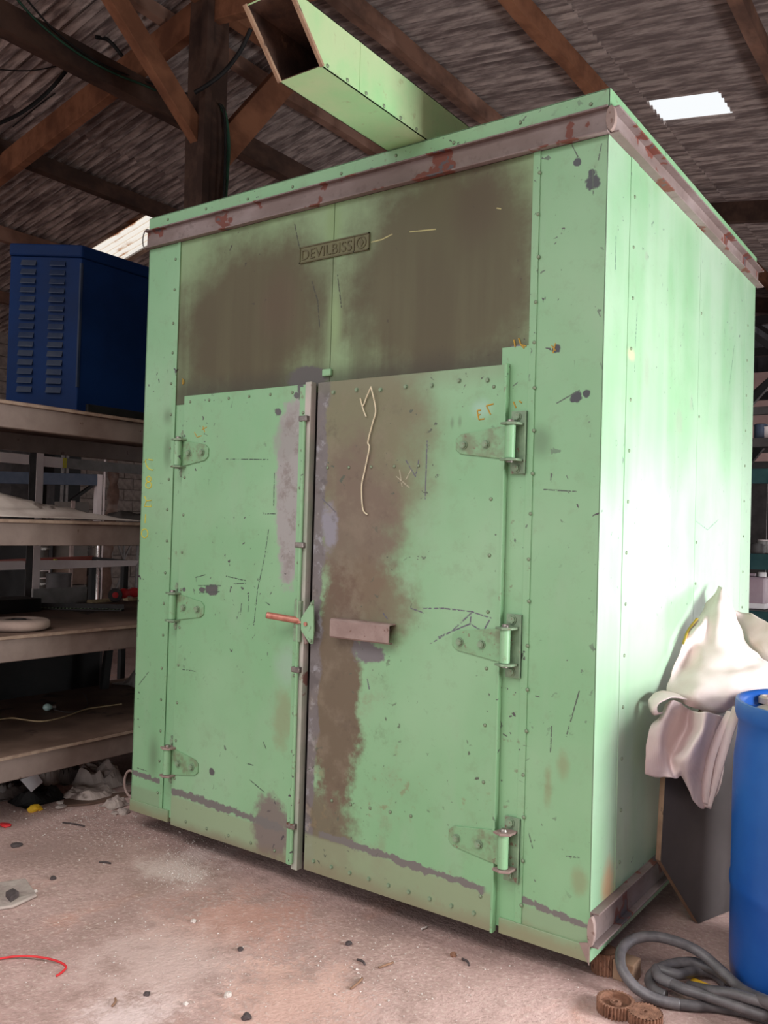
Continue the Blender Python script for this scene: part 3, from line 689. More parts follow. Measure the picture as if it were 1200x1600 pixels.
# left latch: kite plate and pipe
q = lambda px, py, y: P(px, py, y=y)
kp = [q(489, 937, -.062), q(470, 966, -.062), q(470, 985, -.062), q(484, 1006, -.062), q(488, 1006, -.062), q(490, 985, -.062)]
latch = MB().prism(kp, (0, .007, 0)).build('latch', 'trim', oven, bev=.001)
MB().box(RODX-.022, RODX+.012, -.058, yD-.018, kp[3].z, kp[0].z-.01).build('latch_bracket', 'hingeplate', latch, bev=.002)
h0, h1 = q(417, 961, -.115), q(468, 970, -.048)
pp = curve([h1+Vector((.006, 0, -.012)), h1, h1.lerp(h0, .25), h0], 14)
MB().tube(pp, .016, 12, lambda i: .0135 if i > 2 else .017).build('handle_pipe', 'copper', latch, auto=.8)
MB().lathe([(.0115, 0), (.0115, .002), (.0001, .002)], h0, 12, (h0-h1)).build('bore_disc', 'black', latch)  # black disc stands in for the shade inside the open pipe
MB().cyl(q(478, 975, -.062), q(478, 975, -.062)+Vector((0, -.006, 0)), .008, 12).build('pivot', 'copper', latch, auto=.8)
for p_ in ((488, 943), (486, 1001)): a = q(*p_, -.062); inst(hexb, 'bolt', a, latch, None, (.5, .6, .5))
a = q(474, 985, -.05); MB().obox(a+Vector((-.02, .01, .02)), a+Vector((.018, 0, -.05)), .010, .014).build('latch_tongue', 'primer', latch, bev=.002)

# right handle: hollow bar
ha, hb_ = q(519, 981, -.055), q(611, 991, -.055); zc = (ha.z+hb_.z)/2; t_ = .004
def cbar(x, z):  # channel section, open towards the door
    return [(x, yD-.004, z+.036), (x, yD-.040, z+.036), (x, yD-.046, z+.030), (x, yD-.046, z-.030), (x, yD-.040, z-.036), (x, yD-.020, z-.036), (x, yD-.020, z-.031), (x, yD-.038, z-.031), (x, yD-.041, z-.028), (x, yD-.041, z+.028), (x, yD-.038, z+.031), (x, yD-.004, z+.031)]
hd = MB().prism(cbar(ha.x, zc), (hb_.x-ha.x, 0, 0)).build('door_handle', 'primer', oven, bev=.001)
MB().cyl((hb_.x-.03, yD, zc+.012), (hb_.x-.03, yD-.016, zc+.012), .010, 6).build('handle_bolt', 'steel', hd)
MB().prism([(ha.x, yD-.004, zc+.034), (ha.x, yD-.044, zc+.03), (ha.x, yD-.044, zc-.03), (ha.x, yD-.02, zc-.034)], (.004, 0, 0)).build('end_plate', 'primer', hd)

# string tied to the top bolt of the right door
sp = [(580, 606, -.04), (587, 640, -.03), (582, 662, -.027), (575, 690, -.03), (577, 700, -.03), (570, 735, -.027), (565, 760, -.03), (567, 795, -.028), (574, 804, -.027)]
st_ = MB().tube(curve([q(a, b, c-.004) for a, b, c in sp], 60), .0026, 6).build('string', 'string')
tag(st_, 'cream string hanging from a bolt at the top of the right oven door', 'string')
MB().tube(curve([q(580, 604, -.046), q(573, 620, -.032), q(567, 634, -.032), q(563, 622, -.032), q(567, 638, -.032), q(572, 651, -.032)], 24), .0024, 6).build('loose_end', 'string', st_)

# nameplate
pc = P(522, 388, y=-.004); p0, p1 = P(468, 400, y=-.004), P(577, 376, y=-.004)
pw = p1.x-p0.x; ph = .066
npl = MB().box(p0.x, p1.x, -.003, .003, pc.z-ph/2, pc.z+ph/2).build('nameplate', 'plate', oven, bev=.001)
fr = MB()
for a, b, c, d in ((p0.x, p1.x, pc.z+ph/2-.005, pc.z+ph/2), (p0.x, p1.x, pc.z-ph/2, pc.z-ph/2+.005), (p0.x, p0.x+.005, pc.z-ph/2, pc.z+ph/2), (p1.x-.005, p1.x, pc.z-ph/2, pc.z+ph/2), (p1.x-.075, p1.x-.071, pc.z-ph/2, pc.z+ph/2)): fr.box(a, b, -.006, -.003, c, d)
fr.build('plate_frame', 'plate_letter', npl)
def text_mesh(name, s, size, mat, parent, loc, width=None, y=-.003, depth=.0015):
    cu = bpy.data.curves.new(name, 'FONT'); cu.body = s; cu.size = size; cu.extrude = depth; cu.align_x = 'LEFT'
    tmp = bpy.data.objects.new(name, cu); col.objects.link(tmp); bpy.context.view_layer.update()
    me = bpy.data.meshes.new_from_object(tmp.evaluated_get(bpy.context.evaluated_depsgraph_get())); bpy.data.objects.remove(tmp)
    xs = [v.co.x for v in me.vertices]; k = (width/(max(xs)-min(xs))) if width else 1; x0 = min(xs)
    for v in me.vertices: v.co = Vector(((v.co.x-x0)*k+loc[0], -v.co.z+y-depth, v.co.y+loc[1])) - ORG[parent.name]
    me.materials.append(M(mat)); o = bpy.data.objects.new(name, me); col.objects.link(o); o.parent = parent; ORG[o.name] = ORG[parent.name]; return o
text_mesh('raised_lettering', 'DEVILBISS', .058, 'plate_letter', npl, (p0.x+.012, pc.z-.021), pw-.096)
em = MB(); cxe = p1.x-.038
em.lathe([(.024, 0), (.024, .003), (.019, .003), (.019, 0)], (cxe, -.003, pc.z), 20, (0, -1, 0), True); em.prism([(cxe, -.006, pc.z+.016), (cxe-.012, -.006, pc.z), (cxe, -.006, pc.z-.016), (cxe+.012, -.006, pc.z)], (0, .003, 0))
em.build('raised_emblem', 'plate_letter', npl)

# hand drawn marks
def marks(name, mat, strokes, r=.0028, y=-.0005):
    mb = MB()
    for s in strokes: mb.tube([P(a, b, y=y) for a, b in s], r, 5)
    return mb.build(name, mat, oven)
c7 = lambda L: [(200+a/3.75, 550+b/3.75) for a, b in L]
circ = lambda cx, cy, rx, ry: [(cx+rx*math.cos(i*math.pi/6), cy+ry*math.sin(i*math.pi/6)) for i in range(13)]
marks('chalk_marking', 'chalk', [c7([(108, 628), (102, 640), (108, 665), (122, 685), (140, 692), (148, 690)]), c7([(120, 630), (146, 634)]), c7(circ(122, 745, 14, 16)), c7(circ(121, 780, 17, 19)), c7([(98, 845), (108, 872), (138, 868)]), c7([(108, 872), (96, 905), (138, 906), (134, 895)]), c7([(104, 950), (100, 1002)]), c7(circ(98, 1063, 19, 26))])
c3 = lambda L: [(480+a/3.243, 520+b/3.243) for a, b in L]
marks('crayon_marking', 'ochre', [c3([(862, 395), (870, 440)]), c3([(862, 395), (880, 392)]), c3([(866, 416), (878, 414)]), c3([(870, 440), (898, 436)]), c3([(908, 370), (930, 415)]), c3([(908, 370), (945, 360)])], .0028, yD)
marks('crayon_marking', 'ochre', [c3([(1048, 35), (1054, 72)]), c3([(1072, 28), (1082, 60), (1110, 68)]), c3([(1082, 60), (1100, 78)])])
marks('crayon_marking', 'ochre', [c3([(1045, 350), (1058, 380)]), c3([(1075, 345), (1088, 355)])])
marks('crayon_marking', 'ochre', [c7([(390, 470), (405, 500), (432, 490)]), c7([(440, 435), (450, 470)]), c7([(435, 455), (462, 440)])], .0022, yD)
marks('crayon_marking', 'ochre', [c7([(318, 155), (322, 190)]), c7([(326, 160), (328, 185)])], .0022)
marks('crayon_marking', 'ochre', [[(862, 540), (868, 548)], [(868, 536), (864, 552)]], .0022)
# conduit clip at the door centre, cable loops at the left edge
a = P(510, 582, y=-.01); MB().box(a.x-.022, a.x+.022, -.012, .002, a.z-.014, a.z+.014).build('door_stop', 'trim', oven, bev=.004)
def loop_pts(c, rx, rz, n=26, y=0, a0=0, a1=2*math.pi): return [(c.x+rx*math.cos(a0+(a1-a0)*i/n), c.y, c.z+rz*math.sin(a0+(a1-a0)*i/n)) for i in range(n+1)]
MB().tube(loop_pts(P(229, 374, y=.05), .028, .048), .003, 6).build('wire_loop', 'steel', oven)
MB().tube(loop_pts(P(204, 1224, y=.08), .045, .060), .006, 8).build('cable_loop', 'primer', oven)
# feet
for x in (-W+.15, -.30):
    for y in (.35, D-.2): MB().box(x-.07, x+.07, y-.05, y+.05, 0, B+.055).build('skid_block', 'timber_dark', oven)

# duct lying on the oven roof
dx0, dx1 = -.868, -.692; dz0, dz1 = T+.003, 3.006; ye = -.588; ov = -.165
duct = thing('exhaust_duct', (-.78, .6, T), 'long pale green square duct lying on top of the oven, open end overhanging', 'duct')
th = .003; yb_ = 1.7
def wall_q(x0, x1, z0, z1):
    lean = lambda z: ye + ov*(z-dz0)/(dz1-dz0)
    v = [(x, y, z) for (x, z) in ((x0, z0), (x1, z0), (x1, z1), (x0, z1)) for y in (lean(z), yb_)]
    return MB().add(v, [(0, 1, 3, 2), (2, 3, 5, 4), (4, 5, 7, 6), (6, 7, 1, 0), (0, 2, 4, 6), (1, 7, 5, 3)])
wall_q(dx0, dx1, dz0, dz0+th).build('bottom_sheet', 'duct', duct); wall_q(dx0, dx1, dz1-th, dz1).build('top_sheet', 'duct', duct)
wall_q(dx0, dx0+th, dz0, dz1).build('side_sheet', 'duct', duct); wall_q(dx1-th, dx1, dz0, dz1).build('side_sheet', 'duct', duct)
wall_q(dx0+th, dx0+th+.002, dz0+th, dz1-th).build('rusty_lining', 'rustdark', duct); wall_q(dx1-th-.002, dx1-th, dz0+th, dz1-th).build('rusty_lining', 'rustdark', duct); wall_q(dx0+th, dx1-th, dz0+th, dz0+th+.002).build('rusty_lining', 'rustdark', duct); wall_q(dx0+th, dx1-th, dz1-th-.002, dz1-th).build('rusty_lining', 'rustdark', duct)
MB().box(dx0+th, dx1-th, yb_-.004, yb_, dz0+th, dz1-th).build('end_sheet', 'duct', duct)
for x in (dx0, dx1): MB().obox((x, ye-.004, dz0), (x, ye+ov-.004, dz1), .012, .010, (0, 1, 0)).build('edge_flange', 'boardedge', duct)
MB().box(dx1-.001, dx1+.0015, -.405, -.40, dz0+.004, dz1-.004).build('seam', 'duct', duct)
for i in range(7): inst(scx, 'screw', (dx1+.0005, ye+.02+i*.1, dz0+.012), duct)

# ------------------------------------------------------------------ storage rack along the left
XR, XK = -2.60, -3.82; YR0, YR1 = -1.9, 2.0
rack = thing('storage_rack', (XR, 0, 0), 'taupe steel storage rack with four loaded decks left of the oven', 'rack')
LV = [1.94, 1.41, .885, .345]
for z in LV:
    mb = MB(); mb.box(XR-.05, XR, YR0, YR1, z-.115, z-.012)
    mb.build('front_beam', 'taupe', rack, bev=.004)
    MB().box(XK, XK+.05, YR0, YR1, z-.115, z-.012).build('rear_beam', 'taupe', rack, bev=.004)
    # deck board with a chipped edge strip
    dk = MB(); r = random.Random(int(z*100)); n = 60; v = []; f = []
    for i in range(n+1):
        y = YR0+(YR1-YR0)*i/n; e = XR+.012+r.uniform(-.005, .003)
        v += [(XK, y, z-.012), (e, y, z-.012), (e, y, z+.006), (XK, y, z+.006)]
        if i: k = 4*(i-1); f += [(k, k+4, k+5, k+1), (k+1, k+5, k+6, k+2), (k+2, k+6, k+7, k+3), (k+3, k+7, k+4, k)]
    f += [(0, 1, 2, 3), (4*n+3, 4*n+2, 4*n+1, 4*n)]
    d = dk.add(v, f).build('deck', 'deck', rack)
    MB().box(XR+.006, XR+.0155, YR0, YR1, z-.010, z+.003).build('deck_edge', 'deckedge', d)
for y in (YR0-.06, YR1):
    for x in (XR-.06, XK): MB().box(x, x+.06, y, y+.06, 0, 2.0).build('upright', 'taupe', rack)
for z in (1.0, 1.6): MB().box(XK, XR, YR1+.02, YR1+.05, z, z+.04).build('cross_tie', 'taupe', rack)

# white angle iron frame at the back of the rack
fx = -3.88
af = thing('angle_iron_frame', (fx, .4, 0), 'white and grey painted angle iron frame standing behind the rack', 'frame')
uy = P(57, 720, x=fx).y
MB().box(fx-.004, fx, uy-.045, uy, 0, 1.91).build('upright', 'darkgrey', af); MB().box(fx-.03, fx+.004, uy, uy+.05, 0, 1.91).build('upright', 'white', af, bev=.002)
rz1 = P(57, 719, x=fx).z; rz2 = P(57, 882, x=fx).z; ys_ = P(98, 725, x=fx).y
MB().box(fx-.03, fx, -1.6, uy-.05, rz1-.03, rz1+.03).build('upper_rail', 'white', af); MB().box(fx-.03, fx, uy+.05, ys_, rz1-.035, rz1+.03).build('upper_rail', 'white', af)
MB().box(fx-.03, fx, ys_, ys_+.03, rz1-.034, rz1+.03).build('yellow_band', 'chalk', af); MB().box(fx-.03, fx, ys_+.03, 2.2, rz1-.034, rz1+.03).build('upper_rail', 'greymetal', af)
MB().box(fx-.03, fx, -1.6, uy-.05, rz2-.03, rz2+.022).build('lower_rail', 'white', af)
ye2 = P(213, 878, x=fx).y
MB().prism([(fx-.03, uy+.05, rz2-.034), (fx-.03, ye2, P(210, 884, x=fx).z), (fx-.03, ye2+.02, P(213, 876, x=fx).z), (fx-.03, uy+.05, rz2+.026)], (.03, 0, 0)).build('lower_rail', 'white', af, bev=.002)
MB().box(fx-.02, fx-.004, P(86, 880, x=fx).y, P(90, 880, x=fx).y, rz2-.033, rz2+.03).build('yellow_band', 'chalk', af)
for y in (-1.6, 2.15): MB().box(fx-.03, fx, y, y+.05, 0, 1.91).build('upright', 'darkgrey', af)
a0, a1, a2 = P(0, 881, x=-4.75), P(145, 872, x=-4.75), P(195, 877, x=-4.3)
ob = thing('steel_bed_frame', (a1.x, a1.y, 0), 'red oxide steel rails on dark legs behind the white frame', 'frame')
MB().obox((a0.x, a0.y-.4, a0.z), a1, .03, .035).build('side_rail', 'redpaint', ob); MB().obox(a1, a2, .03, .02).build('end_rail', 'black', ob)
MB().box(a1.x-.02, a1.x+.02, a1.y-.02, a1.y+.02, 0, a1.z-.01).build('leg', 'black', ob); MB().box(a2.x-.02, a2.x+.02, a2.y-.02, a2.y+.02, 0, a2.z-.005).build('leg', 'black', ob)
MB().box(a0.x-.02, a0.x+.02, a0.y-.42, a0.y-.38, 0, a0.z).build('leg', 'black', ob)

# generator canopy on the top deck
gz = LV[0]+.007; K = Vector((-2.72, -.02)); Lq = Vector((-3.008, -.227))
gen = thing('generator_canopy', (-3.1, .5, gz), 'blue steel generator canopy with two columns of louvers on the top deck', 'generator')
foot = [K, Vector((-2.72, 1.15)), Vector((-3.55, 1.15)), Vector((-3.55, .25)), Vector((-3.30, .02)), Lq]
MB().prism([(p.x, p.y, gz+.002) for p in foot], (0, 0, 2.725-gz)).build('shell', 'blue', gen, bev=.004)
cen = sum(foot, Vector((0, 0)))/6
MB().prism([((p+(p-cen).normalized()*.010).x, (p+(p-cen).normalized()*.010).y, 2.728) for p in foot], (0, 0, .062)).build('lid', 'blue', gen, bev=.008)
MB().box(-2.722, -2.700, .03, 1.15, gz, gz+.055).build('skid_rail', 'black', gen, bev=.003)
ud = (Lq-K).normalized(); nd = Vector((ud.y, -ud.x));
if nd.dot(Vector((CAM[0], CAM[1]))-K) < 0: nd = -nd
def louver(u0, u1, z):
    a, b = K+ud*u0, K+ud*u1; mb = MB(); o = nd*.013
    v = []
    for p in (a, b):
        v += [(p.x-nd.x*.002, p.y-nd.y*.002, z+.018), (p.x+o.x, p.y+o.y, z-.012), (p.x+o.x, p.y+o.y, z-.016), (p.x-nd.x*.002, p.y-nd.y*.002, z-.004)]
    return mb.add(v, [(0, 1, 2, 3), (7, 6, 5, 4), (0, 4, 5, 1), (1, 5, 6, 2), (2, 6, 7, 3), (3, 7, 4, 0)])
for k in range(15):
    for u0, u1 in ((.080, .155), (.226, .300)): louver(u0, u1, 2.695-.0452*k).build('louver', 'bluedark', gen)
MB().box(-2.735, -2.716, -.026, -.014, 2.08, 2.70).build('corner_bead', 'bluedark', gen)

# tarpaulin heap on the second deck
def heap(name, cx, cy, rx, ry, h, z0, mat, seed, label, cat, n=34, sharp=3.5, parent=None, smooth=True):
    mb = MB(); off = Vector((seed*3.1, seed*1.7, seed))
    for i in range(n+1):
        for j in range(n+1):
            u, v = i/n*2-1, j/n*2-1
            rr = 1+.18*mnoise.noise(Vector((u*1.5, v*1.5, 0))+off)
            f = max(0, 1-(abs(u)**2.2+abs(v)**2.2)**(1/2.2))
            e = min(1, f*4)
            k = mnoise.noise(Vector((u*1.6, v*1.6, 1))+off)*.5+.5
            k2 = abs(mnoise.noise(Vector((u*sharp*.6, v*sharp*1.4, 2))+off)); k3 = abs(mnoise.noise(Vector((u*sharp*2.2+k2, v*sharp*2.2, 4))+off))
            mb.v.append((cx+u*rx*rr, cy+v*ry*rr, z0+.004+e*h*(.25+.75*k*(1-k2*.8))-e*h*.22*k3))
    for i in range(n):
        for j in range(n):
            a = i*(n+1)+j; mb.f.append((a, a+n+1, a+n+2, a+1))
    mb.v = [(x, y, max(z, z0+.003)) for x, y, z in mb.v]
    o = mb.build(name, mat, parent, smooth, org=(cx, cy, z0), sol=.003)
    if label: tag(o, label, cat)
    return o
zt = LV[1]+.007
def folded_cloth(name, x0, x1, y0, y1, hfun, z0, mat, seed, label, cat, nx=40, ny=70):
    mb = MB(); off = Vector((seed*2.7, seed, 0))
    for i in range(nx+1):
        for j in range(ny+1):
            u, v = i/nx, j/ny
            wx = x0+(x1-x0)*u + .03*mnoise.noise(Vector((v*4, u*2, 3))+off); wy = y0+(y1-y0)*v + .05*mnoise.noise(Vector((u*5, v*2, 7))+off)
            e = min(1, 5*min(u, 1-u)+.06)*min(1, 5*min(v, 1-v)+.06)
            ph = 21*(u + .10*mnoise.noise(Vector((v*3.5, u*2, 1))+off)) + 3*mnoise.noise(Vector((v*2.2, u*1.2, 5))+off)
            fold = 1-abs(math.sin(ph))**.8
            mb.v.append((wx, wy, z0+.006+e*(hfun(u, v)*(.8+.4*mnoise.noise(Vector((v*3, u*3, 2))+off)) + (.030*fold))))
    mb.f = [(i*(ny+1)+j, (i+1)*(ny+1)+j, (i+1)*(ny+1)+j+1, i*(ny+1)+j+1) for i in range(nx) for j in range(ny)]
    tag(mb.build(name, mat, None, True, org=((x0+x1)/2, (y0+y1)/2, z0), sol=.003), label, cat)
folded_cloth('tarpaulin', -3.22, -2.66, -1.1, .36, lambda u, v: .115*math.exp(-((v-.42)/.30)**2)*(.4+.6*math.sin(math.pi*min(1, u*1.05))) + .012, zt, 'cloth', 6, 'crumpled pale tarpaulin heaped on the second deck of the rack', 'tarpaulin')
heap('tarpaulin', -3.1, .66, .22, .20, .07, zt, 'clothdark', 5, 'dark folded tarpaulin lying flat on the second deck', 'tarpaulin')
c_ = P(200, 800, x=-3.4); ch = thing('chain', (c_.x, c_.y, zt), 'small grey chain piled on the second deck beside the dark tarpaulin', 'chain')
rc = random.Random(8)
for i in range(14):
    cc = Vector((-3.35+rc.uniform(-.06, .06), 1.06+rc.uniform(-.10, .10), zt+.012+rc.random()*.04)); ax = Vector((rc.uniform(-1, 1), rc.uniform(-1, 1), rc.uniform(-1, 1))).normalized(); a = ax.orthogonal().normalized(); b = ax.cross(a)
    cc.z = max(cc.z, zt+.022)
    MB().tube([cc+a*.022*math.cos(t*.4488)+b*.014*math.sin(t*.4488) for t in range(15)], .004, 6).build('link', 'greymetal', ch, True)

# wheel, perforated rail, tools on the third deck
z3 = LV[2]+.007; wc = P(29, 972, z=z3+.035)
wh = thing('cart_wheel', (wc.x, wc.y, z3), 'dusty solid rubber wheel lying on the third deck of the rack', 'wheel')
MB().lathe([(.068, .010), (.080, .003), (.124, .003), (.139, .012), (.143, .026), (.139, .042), (.126, .050), (.080, .053), (.068, .046)], (wc.x, wc.y, z3), 40, closed=True).build('tyre', 'tire', wh, auto=.9)
MB().lathe([(.02, .008), (.068, .010), (.068, .044), (.058, .030), (.026, .026), (.022, .050), (.016, .050), (.016, .008)], (wc.x, wc.y, z3), 28, closed=True).build('rim', 'darkgrey', wh, auto=.6)
for k in range(5): a = k*1.2566; MB().cyl((wc.x+.042*math.cos(a), wc.y+.042*math.sin(a), z3+.03), (wc.x+.042*math.cos(a), wc.y+.042*math.sin(a), z3+.042), .008, 6).build('wheel_bolt', 'black', wh)
MB().tube(loop_pts(Vector((wc.x, wc.y, z3+.04)), .03, .03, 18) if 0 else [(wc.x+.03*math.cos(t*.35), wc.y+.03*math.sin(t*.35), z3+.046) for t in range(19)], .006, 6).build('bearing_ring', 'black', wh, True)
ra, rb = P(46, 946, z=z3+.02), P(192, 949, z=z3+.02)
rl = thing('perforated_rail', (ra.x, ra.y, z3), 'dark perforated steel rail lying along the third deck behind the wheel', 'rail')
MB().obox(Vector((ra.x, ra.y, z3+.004)), Vector((rb.x, rb.y, z3+.004)), .07, .006).build('flange', 'darkgrey', rl); dv = (rb-ra); nv_ = Vector((dv.y, -dv.x, 0)).normalized()
MB().obox(Vector((ra.x, ra.y, z3+.018))-nv_*.033, Vector((rb.x, rb.y, z3+.018))-nv_*.033, .005, .032).build('flange', 'darkgrey', rl)
for k in range(26): p = ra.lerp(rb, (k+.5)/26); inst(scr, 'stud', (p.x, p.y, z3+.007), rl, (-1.57, 0, 0), (1.2, 1.2, 1.2))
bk = P(35, 945, x=-3.45); MB().box(-3.62, -3.42, bk.y-.75, bk.y+.10, z3, z3+.075).build('flat_tray', 'black', org=(-3.5, bk.y-.3, z3), bev=.004)
tag(bpy.data.objects['flat_tray'], 'flat black steel tray on the third deck behind the wheel', 'tray')
gp = P(90, 925, x=-3.74); tag(MB().box(-3.76, -3.74, P(52, 925, x=-3.74).y, P(136, 925, x=-3.74).y, z3, z3+.10).build('clear_panel', 'greymetal', org=(-3.75, gp.y, z3)), 'low grey sheet panel standing along the back of the third deck', 'panel')
g = P(180, 934, x=-3.66); g.z = z3+.045
gr = thing('angle_grinder', (g.x, g.y, z3), 'red tool with a round dark wheel at the back of the third deck', 'grinder')
vd = (Vector(CAM)-g).normalized()
MB().lathe([(.012, -.012), (.042, -.012), (.045, 0), (.042, .012), (.012, .012)], g, 24, vd, True).build('grinding_wheel', 'darkgrey', gr, auto=.7); MB().lathe([(.001, .010), (.020, .013), (.020, .016), (.001, .018)], g, 16, vd).build('flange_nut', 'red', gr)
MB().tube(curve([g+Vector((.0, .03, .0)), g+Vector((0, .09, .012)), g+Vector((.0, .16, .01)), g+Vector((.01, .22, -.01))], 16), .03, 12, lambda i: .022+.012*math.sin(i*.5)**2).build('motor_body', 'red', gr, True)
for (p, q_), lab in ((((140, 929), (178, 934)), 'pale wooden strip lying left of the red tool'), (((196, 937), (235, 942)), 'pale wooden strip lying right of the red tool')):
    a, b = P(*p, x=-3.7), P(*q_, x=-3.7); a.z = b.z = z3+.010
    tag(MB().obox(a, b, .05, .018).build('wooden_strip', 'wood', org=a), lab, 'wood')

# black sheet box, cloth, wire and bulb on the lowest deck
z4 = LV[3]+.007
bb = P(150, 1065, z=z4+.02)
bx = thing('sheet_metal_box', (-3.3, 0, z4), 'large black sheet metal box standing on the lowest deck', 'box')
MB().box(-3.78, -3.72, -1.5, bb.y, z4, z4+.40).build('front_sheet', 'black', bx); MB().box(-3.80, -3.72, bb.y, bb.y+.02, z4, z4+.40).build('edge', 'darkgrey', bx)
p = P(163, 1060, x=-3.6); p2 = P(173, 1018, x=-3.6); tag(MB().obox((p.x, p.y, z4), (p2.x, p2.y, z4+.41), .05, .03, (1, 0, 0)).build('slanted_leg', 'black', org=(p.x, p.y, z4)), 'slanting black steel leg on the lowest deck beside the black box', 'leg')
heap('plastic_sheet', -3.55, 1.28, .14, .28, .22, z4, 'greymetal', 9, 'crumpled bluish plastic sheet at the dark end of the lowest deck', 'plastic', 24)
wp = [(-20, 1128), (15, 1122), (35, 1124), (62, 1127), (90, 1123), (115, 1115), (135, 1108), (160, 1104), (190, 1100)]
tag(MB().tube(curve([P(a, b, z=z4+.004) for a, b in wp], 60), .004, 6).build('wire', 'wood', org=P(60, 1126, z=z4)), 'thin pale wire trailing across the lowest deck', 'wire')
tag(MB().tube(curve([P(a, b, z=z4+.004) for a, b in ((76, 1106), (90, 1110), (108, 1113), (125, 1110), (137, 1102), (134, 1088), (130, 1083))], 40), .003, 6).build('wire', 'darkgrey', org=P(100, 1110, z=z4)), 'dark wire running from the glass bulb on the lowest deck', 'wire')
g = P(74, 1105, z=z4+.022); bl = thing('light_bulb', (g.x, g.y, z4), 'small clear glass bulb lying on the lowest deck', 'bulb')
MB().lathe([(.001, -.024), (.012, -.020), (.020, -.008), (.021, .004), (.014, .018), (.009, .026)], g, 16, (.5, .8, 0)).build('glass', 'glass', bl, True); MB().cyl(g+Vector((.012, .020, 0)), g+Vector((.024, .038, 0)), .009, 12).build('cap', 'steel', bl)

# ------------------------------------------------------------------ things beyond the rack
def standing(name, px, pyb, x, w, h, d, mat, label, cat, z0=0):
    p = P(px, pyb, x=x); o = MB().box(x-d, x, p.y-w/2, p.y+w/2, z0, h).build(name, mat, org=(x, p.y, 0), bev=.004); return tag(o, label, cat)
fcx = -6.4; y0, y1 = P(43, 900, x=fcx).y, P(76, 900, x=fcx).y
fc = thing('file_cabinet', (fcx, (y0+y1)/2, 0), 'brown grey filing cabinet with white label holders beyond the rack', 'cabinet')
MB().box(fcx-.6, fcx-.01, y0, y1, 0, 1.38).build('body', 'black', fc)
for k in range(4):
    dr = MB().box(fcx-.01, fcx, y0+.01, y1-.01, .03+k*.335, .345+k*.335).build('drawer', 'cabinet', fc, bev=.003)
    zc = .22+k*.335; yc = (y0+y1)/2+.06; f_ = MB()
    for a, b, c, d in ((-.06, .06, .03, .042), (-.06, .06, -.042, -.03), (-.06, -.048, -.03, .03), (.048, .06, -.03, .03)): f_.box(fcx, fcx+.006, yc+a, yc+b, zc+c, zc+d)
    f_.build('label_holder', 'white', dr); MB().box(fcx, fcx+.02, yc-.05, yc+.05, zc-.10, zc-.08).build('pull', 'steel', dr)
y0b, y1b = P(75, 905, x=-6.0).y, P(108, 905, x=-6.0).y; rb_ = (y1b-y0b)/2; zb = P(90, 899, x=-6.0).z
bu = thing('bucket', (-6.0, (y0b+y1b)/2, 0), 'dark grey round bin beside the filing cabinet', 'bucket')
MB().lathe([(rb_*.86, 0), (rb_, zb), (rb_*1.04, zb), (rb_*1.04, zb+.02), (rb_*.96, zb+.02), (rb_*.8, .02)], (-6.0, (y0b+y1b)/2, 0), 28, closed=True).build('bin_wall', 'darkgrey', bu, auto=.8)
MB().lathe([(rb_*.86, 0), (rb_*.84, .02)], (-6.0, (y0b+y1b)/2, 0), 28).build('bin_base', 'darkgrey', bu)
ya, yb2 = P(110, 890, x=-6.2).y, P(136, 890, x=-6.2).y
pk = thing('crate_stack', (-6.2, (ya+yb2)/2, 0), 'tall stack of brown wooden boards beyond the rack', 'crate')
for k in range(8): MB().box(-6.5, -6.2, ya, yb2, .0+k*.2, .192+k*.2).build('board', 'cabinet' if k % 2 else 'deck', pk, bev=.004)
MB().box(-6.2, -6.18, ya-.02, ya+.015, 0, 1.6).build('corner_post', 'primer', pk)
yp = P(145, 880, x=-6.6).y; tag(MB().lathe([(.085, 0), (.085, .9), (.08, .91), (.08, 1.32)], (-6.6, yp, 0), 24).build('metal_pipe', 'chrome', auto=.6, org=(0, 0, 0)), 'bright shiny metal pipe standing upright beyond the rack', 'pipe')
def trunk(px, py, x, r, h, label, seed):
    p = P(px, py, x=x); rr = random.Random(seed); n = 40; pts = [(x+.02*math.sin(i*.4), p.y+.025*math.sin(i*.23+seed), h*i/n) for i in range(n+1)]
    tag(MB().tube(pts, r, 10, lambda i: r*(1+.10*math.sin(i*1.7)+rr.uniform(-.22, .22))).build('tree_trunk_post', 'trunk', smooth=True, org=(x, p.y, 0)), label, 'post')
trunk(172, 800, -8.2, .065, 3.6, 'rough reddish tree trunk post beyond the rack', 3)
standing('white_pipe', 163, 780, -8.0, .02, 2.6, .02, 'white', 'thin white pipe standing beside the tree trunk post', 'pipe')
for px, w, lab, mt in ((105, .42, 'wide dark panel standing against the block wall', 'black'), (36, .35, 'narrow dark panel standing near the block wall', 'darkgrey')): standing('dark_panel', px, 760, -9.5, w, 2.9, .3, mt, lab, 'panel')  # plain dark panels added where the background reads dark
for px, lab in ((98, 'left thin grey upright in front of the wide dark panel'), (105, 'right thin grey upright in front of the wide dark panel')): standing('steel_upright', px, 760, -9.0, .035, 2.75, .03, 'greymetal', lab, 'upright')
